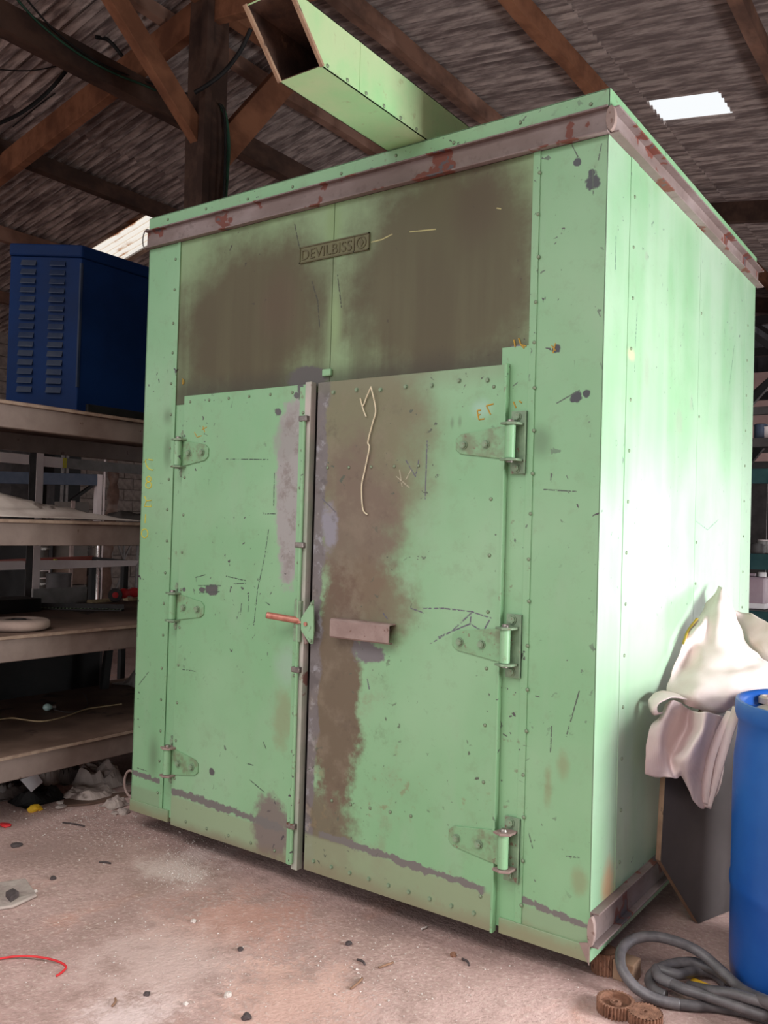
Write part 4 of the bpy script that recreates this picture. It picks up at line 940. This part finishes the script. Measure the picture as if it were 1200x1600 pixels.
# second rack with a blue grey beam
bx2 = -6.9; q0, q1 = P(-30, 745, x=bx2), P(150, 750, x=bx2)
r2 = thing('beam_rack', (bx2, q1.y, 0), 'blue grey beam rack with a white end post beyond the storage rack', 'rack')
MB().obox(q0, q1, .05, .12).build('beam', 'bluegrey', r2, bev=.004); MB().box(bx2-.03, bx2+.03, q1.y+.0, q1.y+.06, P(153, 880, x=bx2).z*0, q1.z+.06).build('end_post', 'white', r2)
MB().box(bx2-.9, bx2, q0.y, q1.y, q0.z+.06, q0.z+.075).build('shelf', 'deck', r2); MB().box(bx2-.9, bx2-.84, q1.y, q1.y+.06, 0, q1.z+.06).build('end_post', 'darkgrey', r2)
MB().obox((bx2-.02, q1.y-.03, q1.z-.06), (bx2-.02, P(112, 780, x=bx2).y, P(112, 783, x=bx2).z), .03, .04, (1, 0, 0)).build('brace', 'black', r2)
MB().box(bx2-.03, bx2+.03, q0.y-.06, q0.y, 0, q0.z+.06).build('end_post', 'darkgrey', r2)
# scaffold frame in the dark right of the trunk
sc = P(195, 880, x=-8.6); sf = thing('scaffold_frame', (-8.6, sc.y, 0), 'grey tubular scaffold frame in the dark by the tree trunk post', 'scaffold')
for dy in (-.22, -.02, .2): MB().cyl((-8.6, sc.y+dy, 0), (-8.6, sc.y+dy, 1.5), .018, 8).build('tube', 'greymetal', sf, auto=.8)
for a, b, c, d in ((-.22, .3, -.02, .75), (-.02, .75, .2, .3), (-.22, 1.3, -.02, .9), (-.02, .9, .2, 1.3), (-.22, 1.45, .2, 1.45)): MB().cyl((-8.6, sc.y+a, b), (-8.6, sc.y+c, d), .014, 8).build('tube', 'greymetal', sf, auto=.8)
heap('scrap_bag', -5.6, P(12, 910, x=-5.6).y, .18, .3, .85, 0, 'cloth', 14, 'crumpled pale plastic sack on the floor beyond the rack', 'sack', 24, 5)

# ------------------------------------------------------------------ right of the oven: drum, board, bag, hose, gears
DC = Vector((.612, .455)); DR = .300; DH = .905
drum = thing('plastic_drum', (DC.x, DC.y, 0), 'large blue plastic drum with a tan dusty lid right of the oven', 'drum')
prof = [(.001, .012), (DR-.05, .012), (DR-.045, 0), (DR-.02, .004), (DR-.004, .03), (DR, .08), (DR, .30), (DR+.004, .315), (DR+.004, .335), (DR, .35), (DR, .62), (DR-.003, .72), (DR-.012, .79), (DR-.014, .835), (DR-.008, .845), (DR-.004, .862), (DR-.004, .890), (DR-.006, .903), (DR-.012, DH), (DR-.024, .900), (DR-.030, .880), (DR-.034, .862)]
MB().lathe(prof+[(DR-.06, .858), (.001, .862)], (DC.x, DC.y, 0), 64).build('shell', 'plastic_blue', drum, auto=.9)
MB().lathe([(.001, .872), (DR-.075, .870), (DR-.062, .866), (DR-.06, .858), (.001, .858)], (DC.x, DC.y, 0), 48).build('lid_dust', 'tan', drum, auto=.9)
b0 = P(1190, 1093, z=.88); MB().lathe([(.034, 0), (.034, .018), (.028, .024), (.022, .024), (.020, .014), (.001, .014)], (b0.x+.02, b0.y+.02, .868), 20).build('bung_cap', 'tan', drum, auto=.7)

# clipped board standing against the oven
bn = Vector((-.02, 0, 0)); bp = []
for px, py, y in ((1040, 1205, .47), (1032, 1346, .47), (1090, 1462, .70)): bp.append(P(px, py, y=y))
A, Bq, Cq = bp
Cq.z = .002
bd = thing('clipped_board', (Cq.x, Cq.y, 0), 'grey faced board with a worn brown edge standing between oven and drum', 'board')
ux = (Cq-Bq); far_ = [Cq+Vector((.17, .55, 0)), Cq+Vector((.19, .60, .80)), A+Vector((.09, .27, .26))]
poly = [A, Bq, Cq]+far_; nrm_ = (Bq-A).cross(Cq-A).normalized(); nrm_ = nrm_ if nrm_.x > 0 else -nrm_
poly = [p - nrm_*((p-A).dot(nrm_)) for p in poly]
zmin = min(p.z for p in poly); poly = [p - Vector((0, 0, min(0, zmin)))+Vector((0, 0, .001)) for p in poly]
MB().prism(poly, nrm_*-.022).build('core', 'boardedge', bd, bev=.002); MB().prism([p+nrm_*.0015 for p in poly], -nrm_*.002).build('face_sheet', 'board', bd)

# woven bulk bag slumped between oven and drum
bag = thing('woven_bag', (.25, .75, .75), 'pinkish white woven bulk bag slumped over the board beside the drum', 'bag')
def rows(R): return [[P(px, py, y=y) for px, py, y in r] for r in R]
# tall front panel
front = rows([
    [(1124, 916, 1.22), (1126, 917, 1.19), (1128, 918, 1.18), (1131, 922, 1.17), (1135, 930, 1.17), (1139, 937, 1.18), (1142, 945, 1.2)],
    [(1100, 950, 1.06), (1108, 946, 1.06), (1118, 945, 1.02), (1128, 950, 1.00), (1138, 956, 1.02), (1146, 962, 1.06), (1153, 968, 1.12)],
    [(1078, 985, .87), (1090, 983, .85), (1105, 985, .90), (1122, 990, .88), (1140, 994, .90), (1153, 997, .96), (1163, 1000, 1.04)],
    [(1063, 1018, .75), (1078, 1020, .82), (1098, 1024, .78), (1122, 1028, .78), (1146, 1030, .80), (1166, 1028, .86), (1182, 1022, .96)],
    [(1051, 1050, .66), (1066, 1054, .68), (1090, 1058, .64), (1120, 1062, .66), (1150, 1058, .70), (1180, 1050, .76), (1206, 1040, .88)],
    [(1043, 1078, .59), (1058, 1082, .56), (1086, 1088, .52), (1118, 1098, .56), (1148, 1086, .64), (1182, 1072, .74), (1215, 1058, .86)],
    [(1046, 1090, .58), (1062, 1096, .56), (1088, 1106, .56), (1116, 1116, .60), (1146, 1104, .72), (1180, 1090, .80), (1215, 1075, .9)]])
def wrinkle(mb, amp, sc, seed):
    mb.v = [tuple(Vector(v)+Vector((mnoise.noise(Vector(v)*sc+Vector((seed, 0, 0))), mnoise.noise(Vector(v)*sc+Vector((0, seed, 0))), mnoise.noise(Vector(v)*sc+Vector((0, 0, seed)))))*amp) for v in mb.v]; return mb
wrinkle(loft(front, 36, 44), .010, 14, 3).build('front_panel', 'bag', bag, True, sol=.003)
back = rows([
    [(1146, 955, 1.22), (1160, 957, 1.24), (1175, 960, 1.22), (1188, 967, 1.18), (1204, 977, 1.12)],
    [(1150, 975, 1.20), (1166, 982, 1.14), (1180, 990, 1.10), (1196, 990, 1.08), (1214, 992, 1.06)],
    [(1160, 1000, 1.14), (1176, 1008, 1.04), (1190, 1012, 1.0), (1204, 1012, 1.0), (1222, 1010, 1.0)],
    [(1172, 1024, 1.06), (1186, 1030, .98), (1200, 1034, .96), (1214, 1034, .96), (1230, 1030, .98)],
    [(1180, 1046, 1.0), (1194, 1052, .94), (1208, 1054, .92), (1222, 1052, .94), (1240, 1048, .96)]])
wrinkle(loft(back, 24, 20), .008, 16, 5).build('rear_panel', 'bag', bag, True, sol=.003)
# rolled fold on the left
fold = rows([
    [(1050, 1082, .58), (1036, 1080, .52), (1022, 1084, .46), (1014, 1094, .40), (1014, 1106, .40), (1020, 1116, .40), (1028, 1116, .42)],
    [(1062, 1086, .52), (1046, 1084, .48), (1030, 1087, .42), (1020, 1096, .38), (1019, 1108, .36), (1024, 1117, .37), (1032, 1115, .40)],
    [(1074, 1092, .50), (1056, 1090, .44), (1042, 1092, .40), (1032, 1098, .37), (1028, 1106, .36), (1030, 1114, .37), (1036, 1114, .40)]])
wrinkle(loft(fold, 30, 14), .004, 20, 7).build('rolled_hem', 'bag', bag, True, sol=.004)
# lower skirt with deep folds
skirt = rows([
    [(1040, 1100, .50), (1050, 1094, .44), (1062, 1098, .50), (1076, 1108, .58), (1088, 1112, .50), (1102, 1112, .46), (1118, 1116, .52), (1132, 1120, .62), (1142, 1116, .70)],
    [(1030, 1120, .48), (1044, 1112, .42), (1058, 1124, .52), (1074, 1132, .60), (1086, 1138, .50), (1100, 1134, .46), (1114, 1136, .54), (1126, 1140, .64), (1140, 1134, .72)],
    [(1016, 1136, .38), (1038, 1130, .40), (1050, 1142, .50), (1066, 1152, .58), (1080, 1152, .48), (1094, 1150, .45), (1108, 1156, .54), (1122, 1160, .66), (1136, 1158, .74)],
    [(1010, 1162, .36), (1032, 1156, .38), (1042, 1162, .46), (1056, 1172, .52), (1070, 1170, .44), (1086, 1168, .43), (1100, 1178, .54), (1116, 1186, .66), (1132, 1186, .74)],
    [(1009, 1186, .35), (1030, 1182, .38), (1040, 1178, .42), (1048, 1184, .46), (1062, 1186, .42), (1080, 1188, .43), (1094, 1202, .54), (1112, 1214, .66), (1128, 1214, .74)],
    [(1008, 1206, .36), (1028, 1212, .40), (1044, 1206, .42), (1052, 1208, .44), (1064, 1204, .44), (1076, 1210, .46), (1088, 1224, .54), (1106, 1240, .64), (1120, 1240, .72)],
    [(1010, 1209, .37), (1030, 1213, .42), (1048, 1214, .42), (1058, 1216, .45), (1064, 1212, .47), (1074, 1230, .50), (1084, 1252, .54), (1098, 1264, .60), (1104, 1254, .66)]])
wrinkle(loft(skirt, 64, 40), .003, 24, 9).build('skirt', 'bagshade' if 0 else 'bag', bag, True, sol=.003)
for st in ([(1143, 1112, .56), (1128, 1140, .56), (1112, 1180, .56), (1104, 1220, .57), (1100, 1256, .60)], [(1152, 1105, .52), (1146, 1125, .53), (1134, 1160, .55), (1118, 1215, .57), (1104, 1262, .60)]):
    pts = curve([P(*p[:2], y=p[2]) for p in st], 24); mb = MB()
    for i, p in enumerate(pts): mb.v += [tuple(p+Vector((-.016, .006, 0))), tuple(p+Vector((.016, -.004, 0)))]
    mb.f = [(2*i, 2*i+2, 2*i+3, 2*i+1) for i in range(len(pts)-1)]
    mb.build('lifting_strap', 'bag', bag, True, sol=.004)
st = curve([P(1089, 966, y=.94), P(1075, 985, y=.86), P(1067, 1006, y=.78)], 12); mb = MB()
for p in st: mb.v += [tuple(p+Vector((-.003, .0, 0))), tuple(p+Vector((.008, -.012, 0)))]
mb.f = [(2*i, 2*i+2, 2*i+3, 2*i+1) for i in range(11)]; mb.build('orange_strip', 'ochre', bag, True, sol=.003)
# frame that carries the bag
cr_ = thing('steel_trestle', (.42, 1.0, 0), 'dark steel trestle standing under the woven bag behind the drum', 'trestle')
for x, y in ((.46, .86), (.76, .86), (.46, 1.38), (.76, 1.38)): MB().box(x-.02, x+.02, y-.02, y+.02, 0, .62).build('leg', 'darkgrey', cr_)
MB().box(.43, .80, .83, 1.42, .60, .64).build('top', 'darkgrey', cr_, bev=.004); MB().box(.46, .76, .86, .89, .25, .29).build('stretcher', 'darkgrey', cr_)

# ribbed hose
h1 = lambda L: [P(880+a/3.75, 1300+b/3.75, z=z) for a, b, z in L]
hose = thing('ribbed_hose', (.25, .05, 0), 'grey ribbed flexible hose coiled on the floor in front of the drum', 'hose')
HR = .0165
def hosepart(name, L, n, rib=True):
    pts = curve(h1(L), n)
    return MB().tube(pts, HR, 12, (lambda i: HR*(1.03 if i % 2 else .84)) if rib else None).build(name, 'rubber', hose, True)
hosepart('smooth_coil', [(1900, 1480, .05), (1640, 1330, .08), (1420, 1140, .105), (1240, 1015, .105), (1060, 930, .06), (930, 815, .075), (800, 705, .10), (660, 640, .12), (520, 612, .125), (410, 630, .115), (342, 690, .10), (338, 780, .08), (380, 860, .055), (450, 930, .034), (560, 985, .022), (680, 1010, .0175)], 120, False)
hosepart('ribbed_coil', [(680, 1010, .0175), (760, 1018, .0172), (860, 1022, .0172), (960, 1035, .0172), (1080, 1060, .0172), (1240, 1120, .0172), (1400, 1270, .0172), (1640, 1440, .0172), (1980, 1600, .0172)], 210)
hosepart('smooth_coil', [(985, 880, .045), (900, 815, .045), (790, 770, .05), (700, 765, .05), (600, 785, .045), (530, 825, .035), (505, 875, .022), (540, 930, .018), (600, 960, .0175)], 60, False)
hosepart('smooth_coil', [(960, 900, .018), (880, 830, .022), (780, 815, .030), (680, 835, .045), (590, 815, .050), (545, 805, .050), (560, 850, .05), (640, 890, .05)], 50, False)
hosepart('ribbed_coil', [(640, 890, .05), (720, 925, .05), (820, 955, .05), (930, 990, .05), (1060, 1035, .05), (1160, 1070, .049), (1240, 1090, .049), (1400, 1230, .049), (1660, 1420, .049), (2000, 1580, .049)], 200)
hosepart('ribbed_coil', [(740, 905, .022), (860, 930, .06), (980, 945, .075), (1090, 975, .08), (1240, 1030, .08), (1400, 1170, .08), (1660, 1380, .08), (1960, 1530, .08)], 180)
def gear(c, r, h, teeth, axis, label, grp=None, hubr=.3, web=True):
    c = Vector(c); g_ = thing('rusty_gear', (c.x, c.y, max(0, c.z)), label, 'gear')
    ax = Vector(axis).normalized(); a = ax.orthogonal().normalized(); b = ax.cross(a); n = teeth*4; v = []; prof = [(1.0, 0), (1.0, h), (.80, h), (.80, h*.55), (hubr, h*.55), (hubr, h*.8), (.12, h*.8), (.12, 0)]
    if not web: prof = [(1.0, 0), (1.0, h), (.97, h*1.0), (hubr, h), (hubr*.9, h), (.14, h), (.12, h), (.12, 0)]
    for pr_, hh in prof:
        for j in range(n):
            k = pr_*r*(1 if (pr_ < .99 or j % 4 < 2) else .90); v.append(c+ax*hh+(a*math.cos(2*math.pi*j/n)+b*math.sin(2*math.pi*j/n))*k)
    m_ = len(prof); f = [(i*n+j, i*n+(j+1) % n, ((i+1) % m_)*n+(j+1) % n, ((i+1) % m_)*n+j) for i in range(m_) for j in range(n)]
    MB().add(v, f).build('toothed_rim', 'rust', g_); MB().lathe([(.125*r*1.0, h*.1), (.20*r, h*.1), (.20*r, h*.82), (.125*r, h*.82)], c, 20, ax, True).build('hub', 'rust', g_)
    return g_
gc = P(962, 1570, z=.02); gear((gc.x, gc.y, .001), .056, .036, 34, (0, 0, 1), 'rusty toothed gear lying flat on the floor left of the hose')
gc = P(1008, 1588, z=.02); gear((gc.x, gc.y, .001), .050, .034, 30, (0, 0, 1), 'rusty solid gear nearest the lower right corner of the floor', hubr=.26, web=False)
gc = P(944, 1503, z=.03); gear((gc.x, gc.y, .001), .042, .070, 22, (0, 0, 1), 'rusty gear wedged under the front right corner of the oven', web=False)
tag(MB().box(.03, .10, .12, .19, 0, .062).build('wooden_block', 'boardedge', org=(.06, .15, 0), bev=.004), 'small brown wooden block on the floor beside the oven corner', 'block')
a, b = P(1081, 1533, z=.010), P(1118, 1549, z=.010); tag(MB().obox(a, b, .022, .016).build('yellow_strip', 'yellow', org=a), 'short yellow strip lying inside the hose coil', 'strip')

# ------------------------------------------------------------------ dark rack and jug behind the oven on the right
yr = 4.5
tr = thing('pallet_rack', (-.4, yr, 0), 'dark teal beam rack carrying cans at the back right', 'rack')
for z0, z1, m_ in ((1.849, 1.963, 'teal'), (1.187, 1.310, 'teal'), (.779, .872, 'teal'), (2.13, 2.20, 'darkgrey'), (2.38, 2.44, 'darkgrey')): MB().box(-1.6, 1.0, yr-.05, yr, z0, z1).build('beam', m_, tr, bev=.004)
for z in (1.963, 1.31, .872, 2.2): MB().box(-1.6, 1.0, yr, yr+.9, z-.03, z-.004).build('shelf', 'darkgrey', tr)
for x in (-1.65, 1.0):
    for y in (yr-.04, yr+.86): MB().box(x, x+.06, y, y+.06, 0, 3.2).build('upright', 'teal', tr)
for x0, z0, x1, z1 in ((-.8, 2.44, -.3, 3.0), (-.75, 2.0, -.45, 2.38), (-.3, 2.8, -.9, 3.3)): MB().obox((x0, yr+.5, z0), (x1, yr+.5, z1), .05, .06, (0, 1, 0)).build('brace', 'black', tr)
jy = yr+.15; j0, j1 = P(1161, 920, y=jy), P(1196, 920, y=jy); jz = .872
jg = thing('jerrycan', ((j0.x+j1.x)/2, jy, jz), 'mauve jerrycan with a white cap on the lowest shelf of the dark rack', 'can')
jt = P(1180, 901, y=jy).z; MB().box(j0.x, j1.x, jy, jy+.2, jz+.01, jt).build('body', 'jug', jg, bev=.018); MB().box(j0.x-.002, j1.x+.002, jy-.002, jy+.2, jz, jz+.045).build('base', 'whitejug', jg, bev=.006)
cx_ = P(1187, 897, y=jy).x; MB().lathe([(.034, 0), (.034, .035), (.030, .04), (.001, .04)], (cx_, jy+.08, jt-.004), 16).build('cap', 'whitejug', jg, auto=.7); MB().obox((j0.x+.01, jy+.1, jt+.01), (cx_-.05, jy+.1, jt+.01), .03, .025).build('handle', 'jug', jg, bev=.004)
def can(px, y, z, r, h, mat, label, lidmat='darkgrey'):
    p = P(px, 800, y=y); o = thing('paint_can', (p.x, y, z), label, 'can'); MB().lathe([(r, 0), (r, h), (r*1.05, h), (r*1.05, h+.01), (.001, h+.01)], (p.x, y, z), 16).build('tin', mat, o, auto=.7); MB().lathe([(r*.8, h+.01), (r*.8, h+.016), (.001, h+.016)], (p.x, y, z), 16).build('lid', lidmat, o)
can(1184, yr+.15, 1.311, .06, .06, 'darkgrey', 'low dark tin left of two on the second shelf of the dark rack'); can(1193, yr+.4, 1.311, .05, .09, 'greymetal', 'grey tin at the right on the second shelf of the dark rack', 'white')
can(1173, yr+.4, 1.311, .05, .05, 'primer', 'pinkish tin at the left on the second shelf of the dark rack', 'white'); can(1186, yr+.2, 2.201, .05, .12, 'bluegrey', 'blue grey tin high on the dark rack'); can(1197, yr+.2, 2.201, .04, .10, 'white', 'white tin high on the dark rack')
# boards and pale partition seen further back
pw_ = MB().box(-2.6, 1.8, 11.0, 11.1, 0, 3.9).build('partition', 'pinkwall', org=(-.4, 11.0, 0)); tag(pw_, 'dusty pink partition wall far behind the dark rack', 'partition')
for i, (px, mt, w, lab) in enumerate(((1172, 'darkgrey', .30, 'tall dark grey board leaning behind the dark rack'), (1190, 'tin', .36, 'wide dark sheet standing behind the dark rack'))):
    p = P(px, 800, y=6.3+i*.3); tag(MB().box(p.x-w/2, p.x+w/2, p.y, p.y+.03, 0, 2.0+.2*i).build('standing_sheet', mt, org=(p.x, p.y, 0)), lab, 'sheet')
tb = thing('steel_truss', (-.6, 8.8, 0), 'black steel truss frame in the back right of the shed', 'truss')
for x in (-2.2, 1.6): MB().box(x-.06, x+.06, 8.74, 8.86, 0, 4.2).build('column', 'black', tb)
for z in (3.2, 3.75, 4.15): MB().box(-2.2, 1.6, 8.76, 8.84, z-.05, z+.05).build('chord', 'black', tb)
for k in range(6): x = -2.2+k*.63; MB().obox((x, 8.8, 3.2), (x+.63, 8.8, 3.75), .05, .07, (0, 1, 0)).build('web_member', 'black', tb); MB().obox((x, 8.8, 4.15), (x+.5, 8.8, 3.75), .05, .06, (0, 1, 0)).build('web_member', 'black', tb)

# ------------------------------------------------------------------ cables under the roof
def cable(L, r, mat, label, n=60):
    pts = [P(px, py, **{ax: v}) for px, py, ax, v in L]; tag(MB().tube(curve(pts, n), r, 6).build('cable', mat, smooth=True, org=pts[0]), label, 'cable')
cable([(15, -15, 'x', SPX+.08), (60, 35, 'x', SPX+.08), (120, 82, 'x', SPX+.08), (175, 113, 'x', SPX+.08), (230, 135, 'x', SPX+.09), (262, 150, 'x', -5.2), (300, 152, 'x', -4.6)], .010, 'cablegreen', 'green cable slung along the low dark purlin at upper left')
cable([(30, -15, 'x', SPX+.10), (90, 52, 'x', SPX+.10), (160, 100, 'x', SPX+.10), (240, 132, 'x', SPX+.1), (300, 148, 'x', -4.6)], .008, 'cable', 'black cable running beside the green cable at upper left')
cable([(346, 165, 'x', -4.28), (353, 185, 'x', -4.27), (357, 225, 'x', -4.27), (355, 270, 'x', -4.27), (351, 320, 'x', -4.27)], .016, 'cablegreen', 'thick green cable hanging down the side of the timber post')
cable([(342, 162, 'x', -4.28), (350, 175, 'x', -4.25), (352, 225, 'x', -4.25), (350, 320, 'x', -4.25)], .010, 'cable', 'black cable hanging down beside the green one on the timber post')
cable([(392, 45, 'x', -3.9), (375, 80, 'x', -4.0), (350, 112, 'x', -4.1), (325, 132, 'x', -4.2), (304, 145, 'x', -4.3)], .018, 'cable', 'thick black cable sagging from the timber post towards the duct')
cable([(-15, 198, 'x', -6.3), (30, 178, 'x', -6.3), (70, 148, 'x', -6.2), (100, 115, 'x', -6.1), (122, 86, 'x', -6.05)], .018, 'cable', 'black cable sagging below the roof at the left edge')
cable([(20, 198, 'x', -6.6), (60, 165, 'x', -6.6), (100, 135, 'x', -6.5), (130, 105, 'x', -6.3)], .006, 'cable', 'thin dark wire just below the sagging black cable')
cable([(-15, 108, 'x', -6.0), (50, 110, 'x', -6.0), (105, 100, 'x', -6.0), (140, 96, 'x', -6.0)], .006, 'cable', 'thin dark wire crossing level to the low purlin')
cable([(150, 58, 'x', -5.6), (168, 62, 'x', -5.6), (185, 80, 'x', -5.55), (205, 108, 'x', -5.5)], .018, 'cable', 'short thick black cable looping over the low purlin')

# ------------------------------------------------------------------ litter on the floor
def wirefloor(L, r, mat, name, label, cat, n=40): tag(MB().tube(curve([P(a, b, z=c) for a, b, c in L], n), r, 8).build(name, mat, smooth=True, org=P(*L[0][:2], z=0)), label, cat)
wirefloor([(-25, 1505, .004), (5, 1497, .006), (35, 1494, .010), (65, 1496, .012), (90, 1502, .010), (103, 1510, .006), (98, 1518, .004), (88, 1525, .004)], .0035, 'red', 'red_wire', 'bent red wire lying on the floor at lower left', 'wire')
def chunk(px, py, s, mat, name, label, cat, seed, flat=.5, ell=(1, 1)):
    c = P(px, py, z=0); bm = bmesh.new(); bmesh.ops.create_icosphere(bm, subdivisions=2, radius=1)
    for v in bm.verts:
        k = 1+.45*mnoise.noise(v.co*1.3+Vector((seed*2.3, seed, 0))); v.co = Vector((v.co.x*k*s*ell[0], v.co.y*k*s*ell[1], v.co.z*k*s*flat))
    zm = min(v.co.z for v in bm.verts)
    for v in bm.verts: v.co.z = max(0, v.co.z - zm*.6)
    me = bpy.data.meshes.new(name); bm.to_mesh(me); bm.free(); me.materials.append(M(mat)); o = bpy.data.objects.new(name, me); col.objects.link(o); o.location = c; ORG[o.name] = c
    return tag(o, label, cat)
def crumple(px, py, w, d, h, mat, name, label, cat, seed, z=0.0): c = P(px, py, z=0); return heap(name, c.x, c.y, w, d, h, 0, mat, seed, label, cat, 15, 2.6, None, False)
c = P(22, 1398, z=0); ps = thing('floor_slab', (c.x, c.y, 0), 'flat broken stone slab with a dark lump set in the floor at left', 'slab')
MB().prism([P(a, b, z=.001) for a, b in ((-15, 1385), (40, 1376), (58, 1402), (20, 1420), (-15, 1425))], (0, 0, .012)).build('slab', 'stone', ps, bev=.006)
k_ = P(22, 1403, z=.01); mb = MB().prism([P(a, b, z=.012) for a, b in ((8, 1402), (20, 1396), (30, 1402), (16, 1411))], (.0, .0, .022)).build('dark_lump', 'darkbit', ps, bev=.004)
# white card leaning under the rack, paper and plastic scraps
q0_ = P(49, 1238, z=.075).x; q4 = [P(32, 1219, x=q0_-.03), P(59, 1210, x=q0_-.06), P(67, 1222, x=q0_-.03), P(49, 1238, x=q0_)]
tag(MB().prism(q4, (.004, -.004, .004)).build('white_card', 'paper', org=(q4[3].x, q4[3].y, 0)), 'blank white card propped on the litter under the rack', 'card')
crumple(78, 1224, .055, .06, .15, 'pulp', 'crumpled_paper', 'ball of crumpled grey paper under the rack beside the white card', 'paper', 21)
crumple(58, 1250, .09, .12, .08, 'black', 'black_plastic', 'crumpled black plastic below the white card', 'plastic', 22)
crumple(20, 1238, .10, .16, .08, 'clothdark', 'dark_rag', 'dark rag lying under the rack at the left edge', 'rag', 23)
crumple(5, 1244, .05, .06, .09, 'greymetal', 'grey_box_scrap', 'small grey scrap at the left edge under the rack', 'scrap', 24)
crumple(106, 1220, .07, .07, .15, 'clothdark', 'dark_rag', 'heap of dark rags in the middle under the rack', 'rag', 25)
crumple(154, 1224, .14, .12, .16, 'pulp', 'crumpled_sheet', 'crumpled brownish plastic sheet under the rack near the oven', 'plastic', 26)
crumple(140, 1243, .12, .12, .06, 'cloth', 'crumpled_sheet', 'flattened pale plastic sheet in front of the brownish one', 'plastic', 27)
pb = [P(a, b, z=.0) for a, b in ((98, 1262), (140, 1259), (200, 1246), (205, 1240), (150, 1246), (100, 1252))]
tag(MB().prism([p+Vector((0, 0, .002)) for p in pb], (0, 0, .010)).build('thin_board', 'deck', org=pb[0]), 'thin warped board lying on the floor under the rack', 'board')
crumple(180, 1259, .05, .055, .05, 'stone', 'folded_cloth', 'folded pale cloth lying by the left foot of the oven', 'cloth', 28)
chunk(193, 1271, .03, 'stone', 'stone', 'pale stone by the left foot of the oven', 'stone', 4)
chunk(180, 1272, .022, 'stone', 'stone', 'flat grey stone left of the pale stone by the oven', 'stone', 6, .4)
c = chunk(53, 1268, .028, 'yellow', 'yellow_scrap', 'torn yellow plastic scrap on the floor before the rack', 'scrap', 9, .7, (.8, 1.3))
chunk(62, 1266, .014, 'yellow', 'yellow_scrap', 'small yellow flake right of the torn yellow scrap', 'scrap', 12, .6)
chunk(8, 1291, .028, 'red', 'red_scrap', 'flat red scrap at the left edge of the floor', 'scrap', 10, .35, (1.2, .8))
chunk(25, 1322, .024, 'darkbit', 'dark_stone', 'dark flat stone right of the red scrap on the floor', 'stone', 13, .35)
chunk(95, 1256, .022, 'gravel', 'white_flake', 'whitish green flake under the rack by the thin board', 'scrap', 14, .4, (1.4, .7))
chunk(95, 1262, .03, 'pulp', 'paper_scrap', 'brown paper scrap at the left end of the thin board', 'scrap', 15, .3)
for i, (px, py, s, mt, nm, lab) in enumerate(((356, 1557, .012, 'gravel', 'white_pebble', 'white pebble at the bottom left of the middle floor'), (229, 1555, .010, 'darkbit', 'dark_pebble', 'dark pebble near the bottom edge of the floor'), (83, 1374, .012, 'darkbit', 'dark_pebble', 'dark pebble right of the broken stone slab'), (376, 1485, .010, 'darkbit', 'dark_pebble', 'dark pebble in the middle of the floor'), (302, 1441, .010, 'gravel', 'white_pebble', 'pale pebble below the left oven door'), (545, 1476, .012, 'darkbit', 'dark_pebble', 'dark pebble below the right oven door'), (708, 1494, .012, 'rust', 'leaf_scrap', 'small rust coloured leaf scrap below the right door'), (385, 1592, .014, 'darkbit', 'dark_pebble', 'dark lump cut by the bottom edge of the floor'), (55, 1394, .009, 'gravel', 'white_pebble', 'white pebble at the corner of the broken slab'), (290, 1570, .008, 'gravel', 'white_pebble', 'white pebble between two dark ones near the bottom'))): chunk(px, py, s, mt, nm, lab, 'pebble' if 'pebble' in nm else 'scrap', 30+i, .7)
for i, (a, b, mt, lab) in enumerate((((592, 1512), (614, 1504), 'twig', 'pale twig lying below the right oven door'), ((558, 1499), (570, 1507), 'darkbit', 'short dark stick left of the pale twig'), ((722, 1498), (733, 1508), 'darkbit', 'short dark stick right of the leaf scrap'), ((548, 1545), (566, 1528), 'twig', 'brown twig at the bottom below the right door'), ((658, 1452), (667, 1448), 'gravel', 'tiny pale stick close to the oven bottom'), ((175, 1572), (180, 1560), 'twig', 'short twig near the bottom left of the floor'), ((155, 1347), (173, 1349), 'darkbit', 'thin dark stick below the left oven door'), ((98, 1285), (132, 1291), 'darkbit', 'long thin dark stick before the rack'))):
    p, q_ = P(*a, z=.004), P(*b, z=.004); tag(MB().tube(curve([p, p.lerp(q_, .5)+Vector((.004, .004, .002)), q_], 8), .0038, 6).build('stick', mt, smooth=True, org=p), lab, 'stick')
# loose gravel: too many to count
gv = MB(); rg = random.Random(21); ico = [(0, 0, 1), (.9, 0, .2), (-.4, .8, .2), (-.5, -.75, .2), (0, 0, 0)]; icf = [(0, 1, 2), (0, 2, 3), (0, 3, 1), (4, 2, 1), (4, 3, 2), (4, 1, 3)]
def grain(c, s):
    a = rg.random()*6.28; ca, sa = math.cos(a), math.sin(a); kx, ky, kz = s*rg.uniform(.6, 1.3), s*rg.uniform(.6, 1.3), s*rg.uniform(.5, 1)
    gv.add([(c[0]+(x*ca*kx-y*sa*ky), c[1]+(x*sa*kx+y*ca*ky), .0002+z*kz) for x, y, z in ico], icf)
for cpx, cpy, sx, sy, n in ((190, 1300, 120, 40, 420), (290, 1365, 45, 25, 380), (120, 1275, 110, 18, 300), (300, 1330, 60, 25, 160), (300, 1500, 300, 90, 260), (650, 1520, 200, 60, 160)):
    for i in range(n):
        px, py = cpx+rg.gauss(0, sx*.55), cpy+rg.gauss(0, sy*.6)
        if py > 1215: p = P(px, py, z=0); grain(p, rg.uniform(.0018, .0048)*(1 if rg.random() < .93 else 1.8))
tag(gv.build('loose_gravel', 'gravel'), 'pale loose gravel and dust grains scattered over the floor', 'gravel', None, 'stuff')
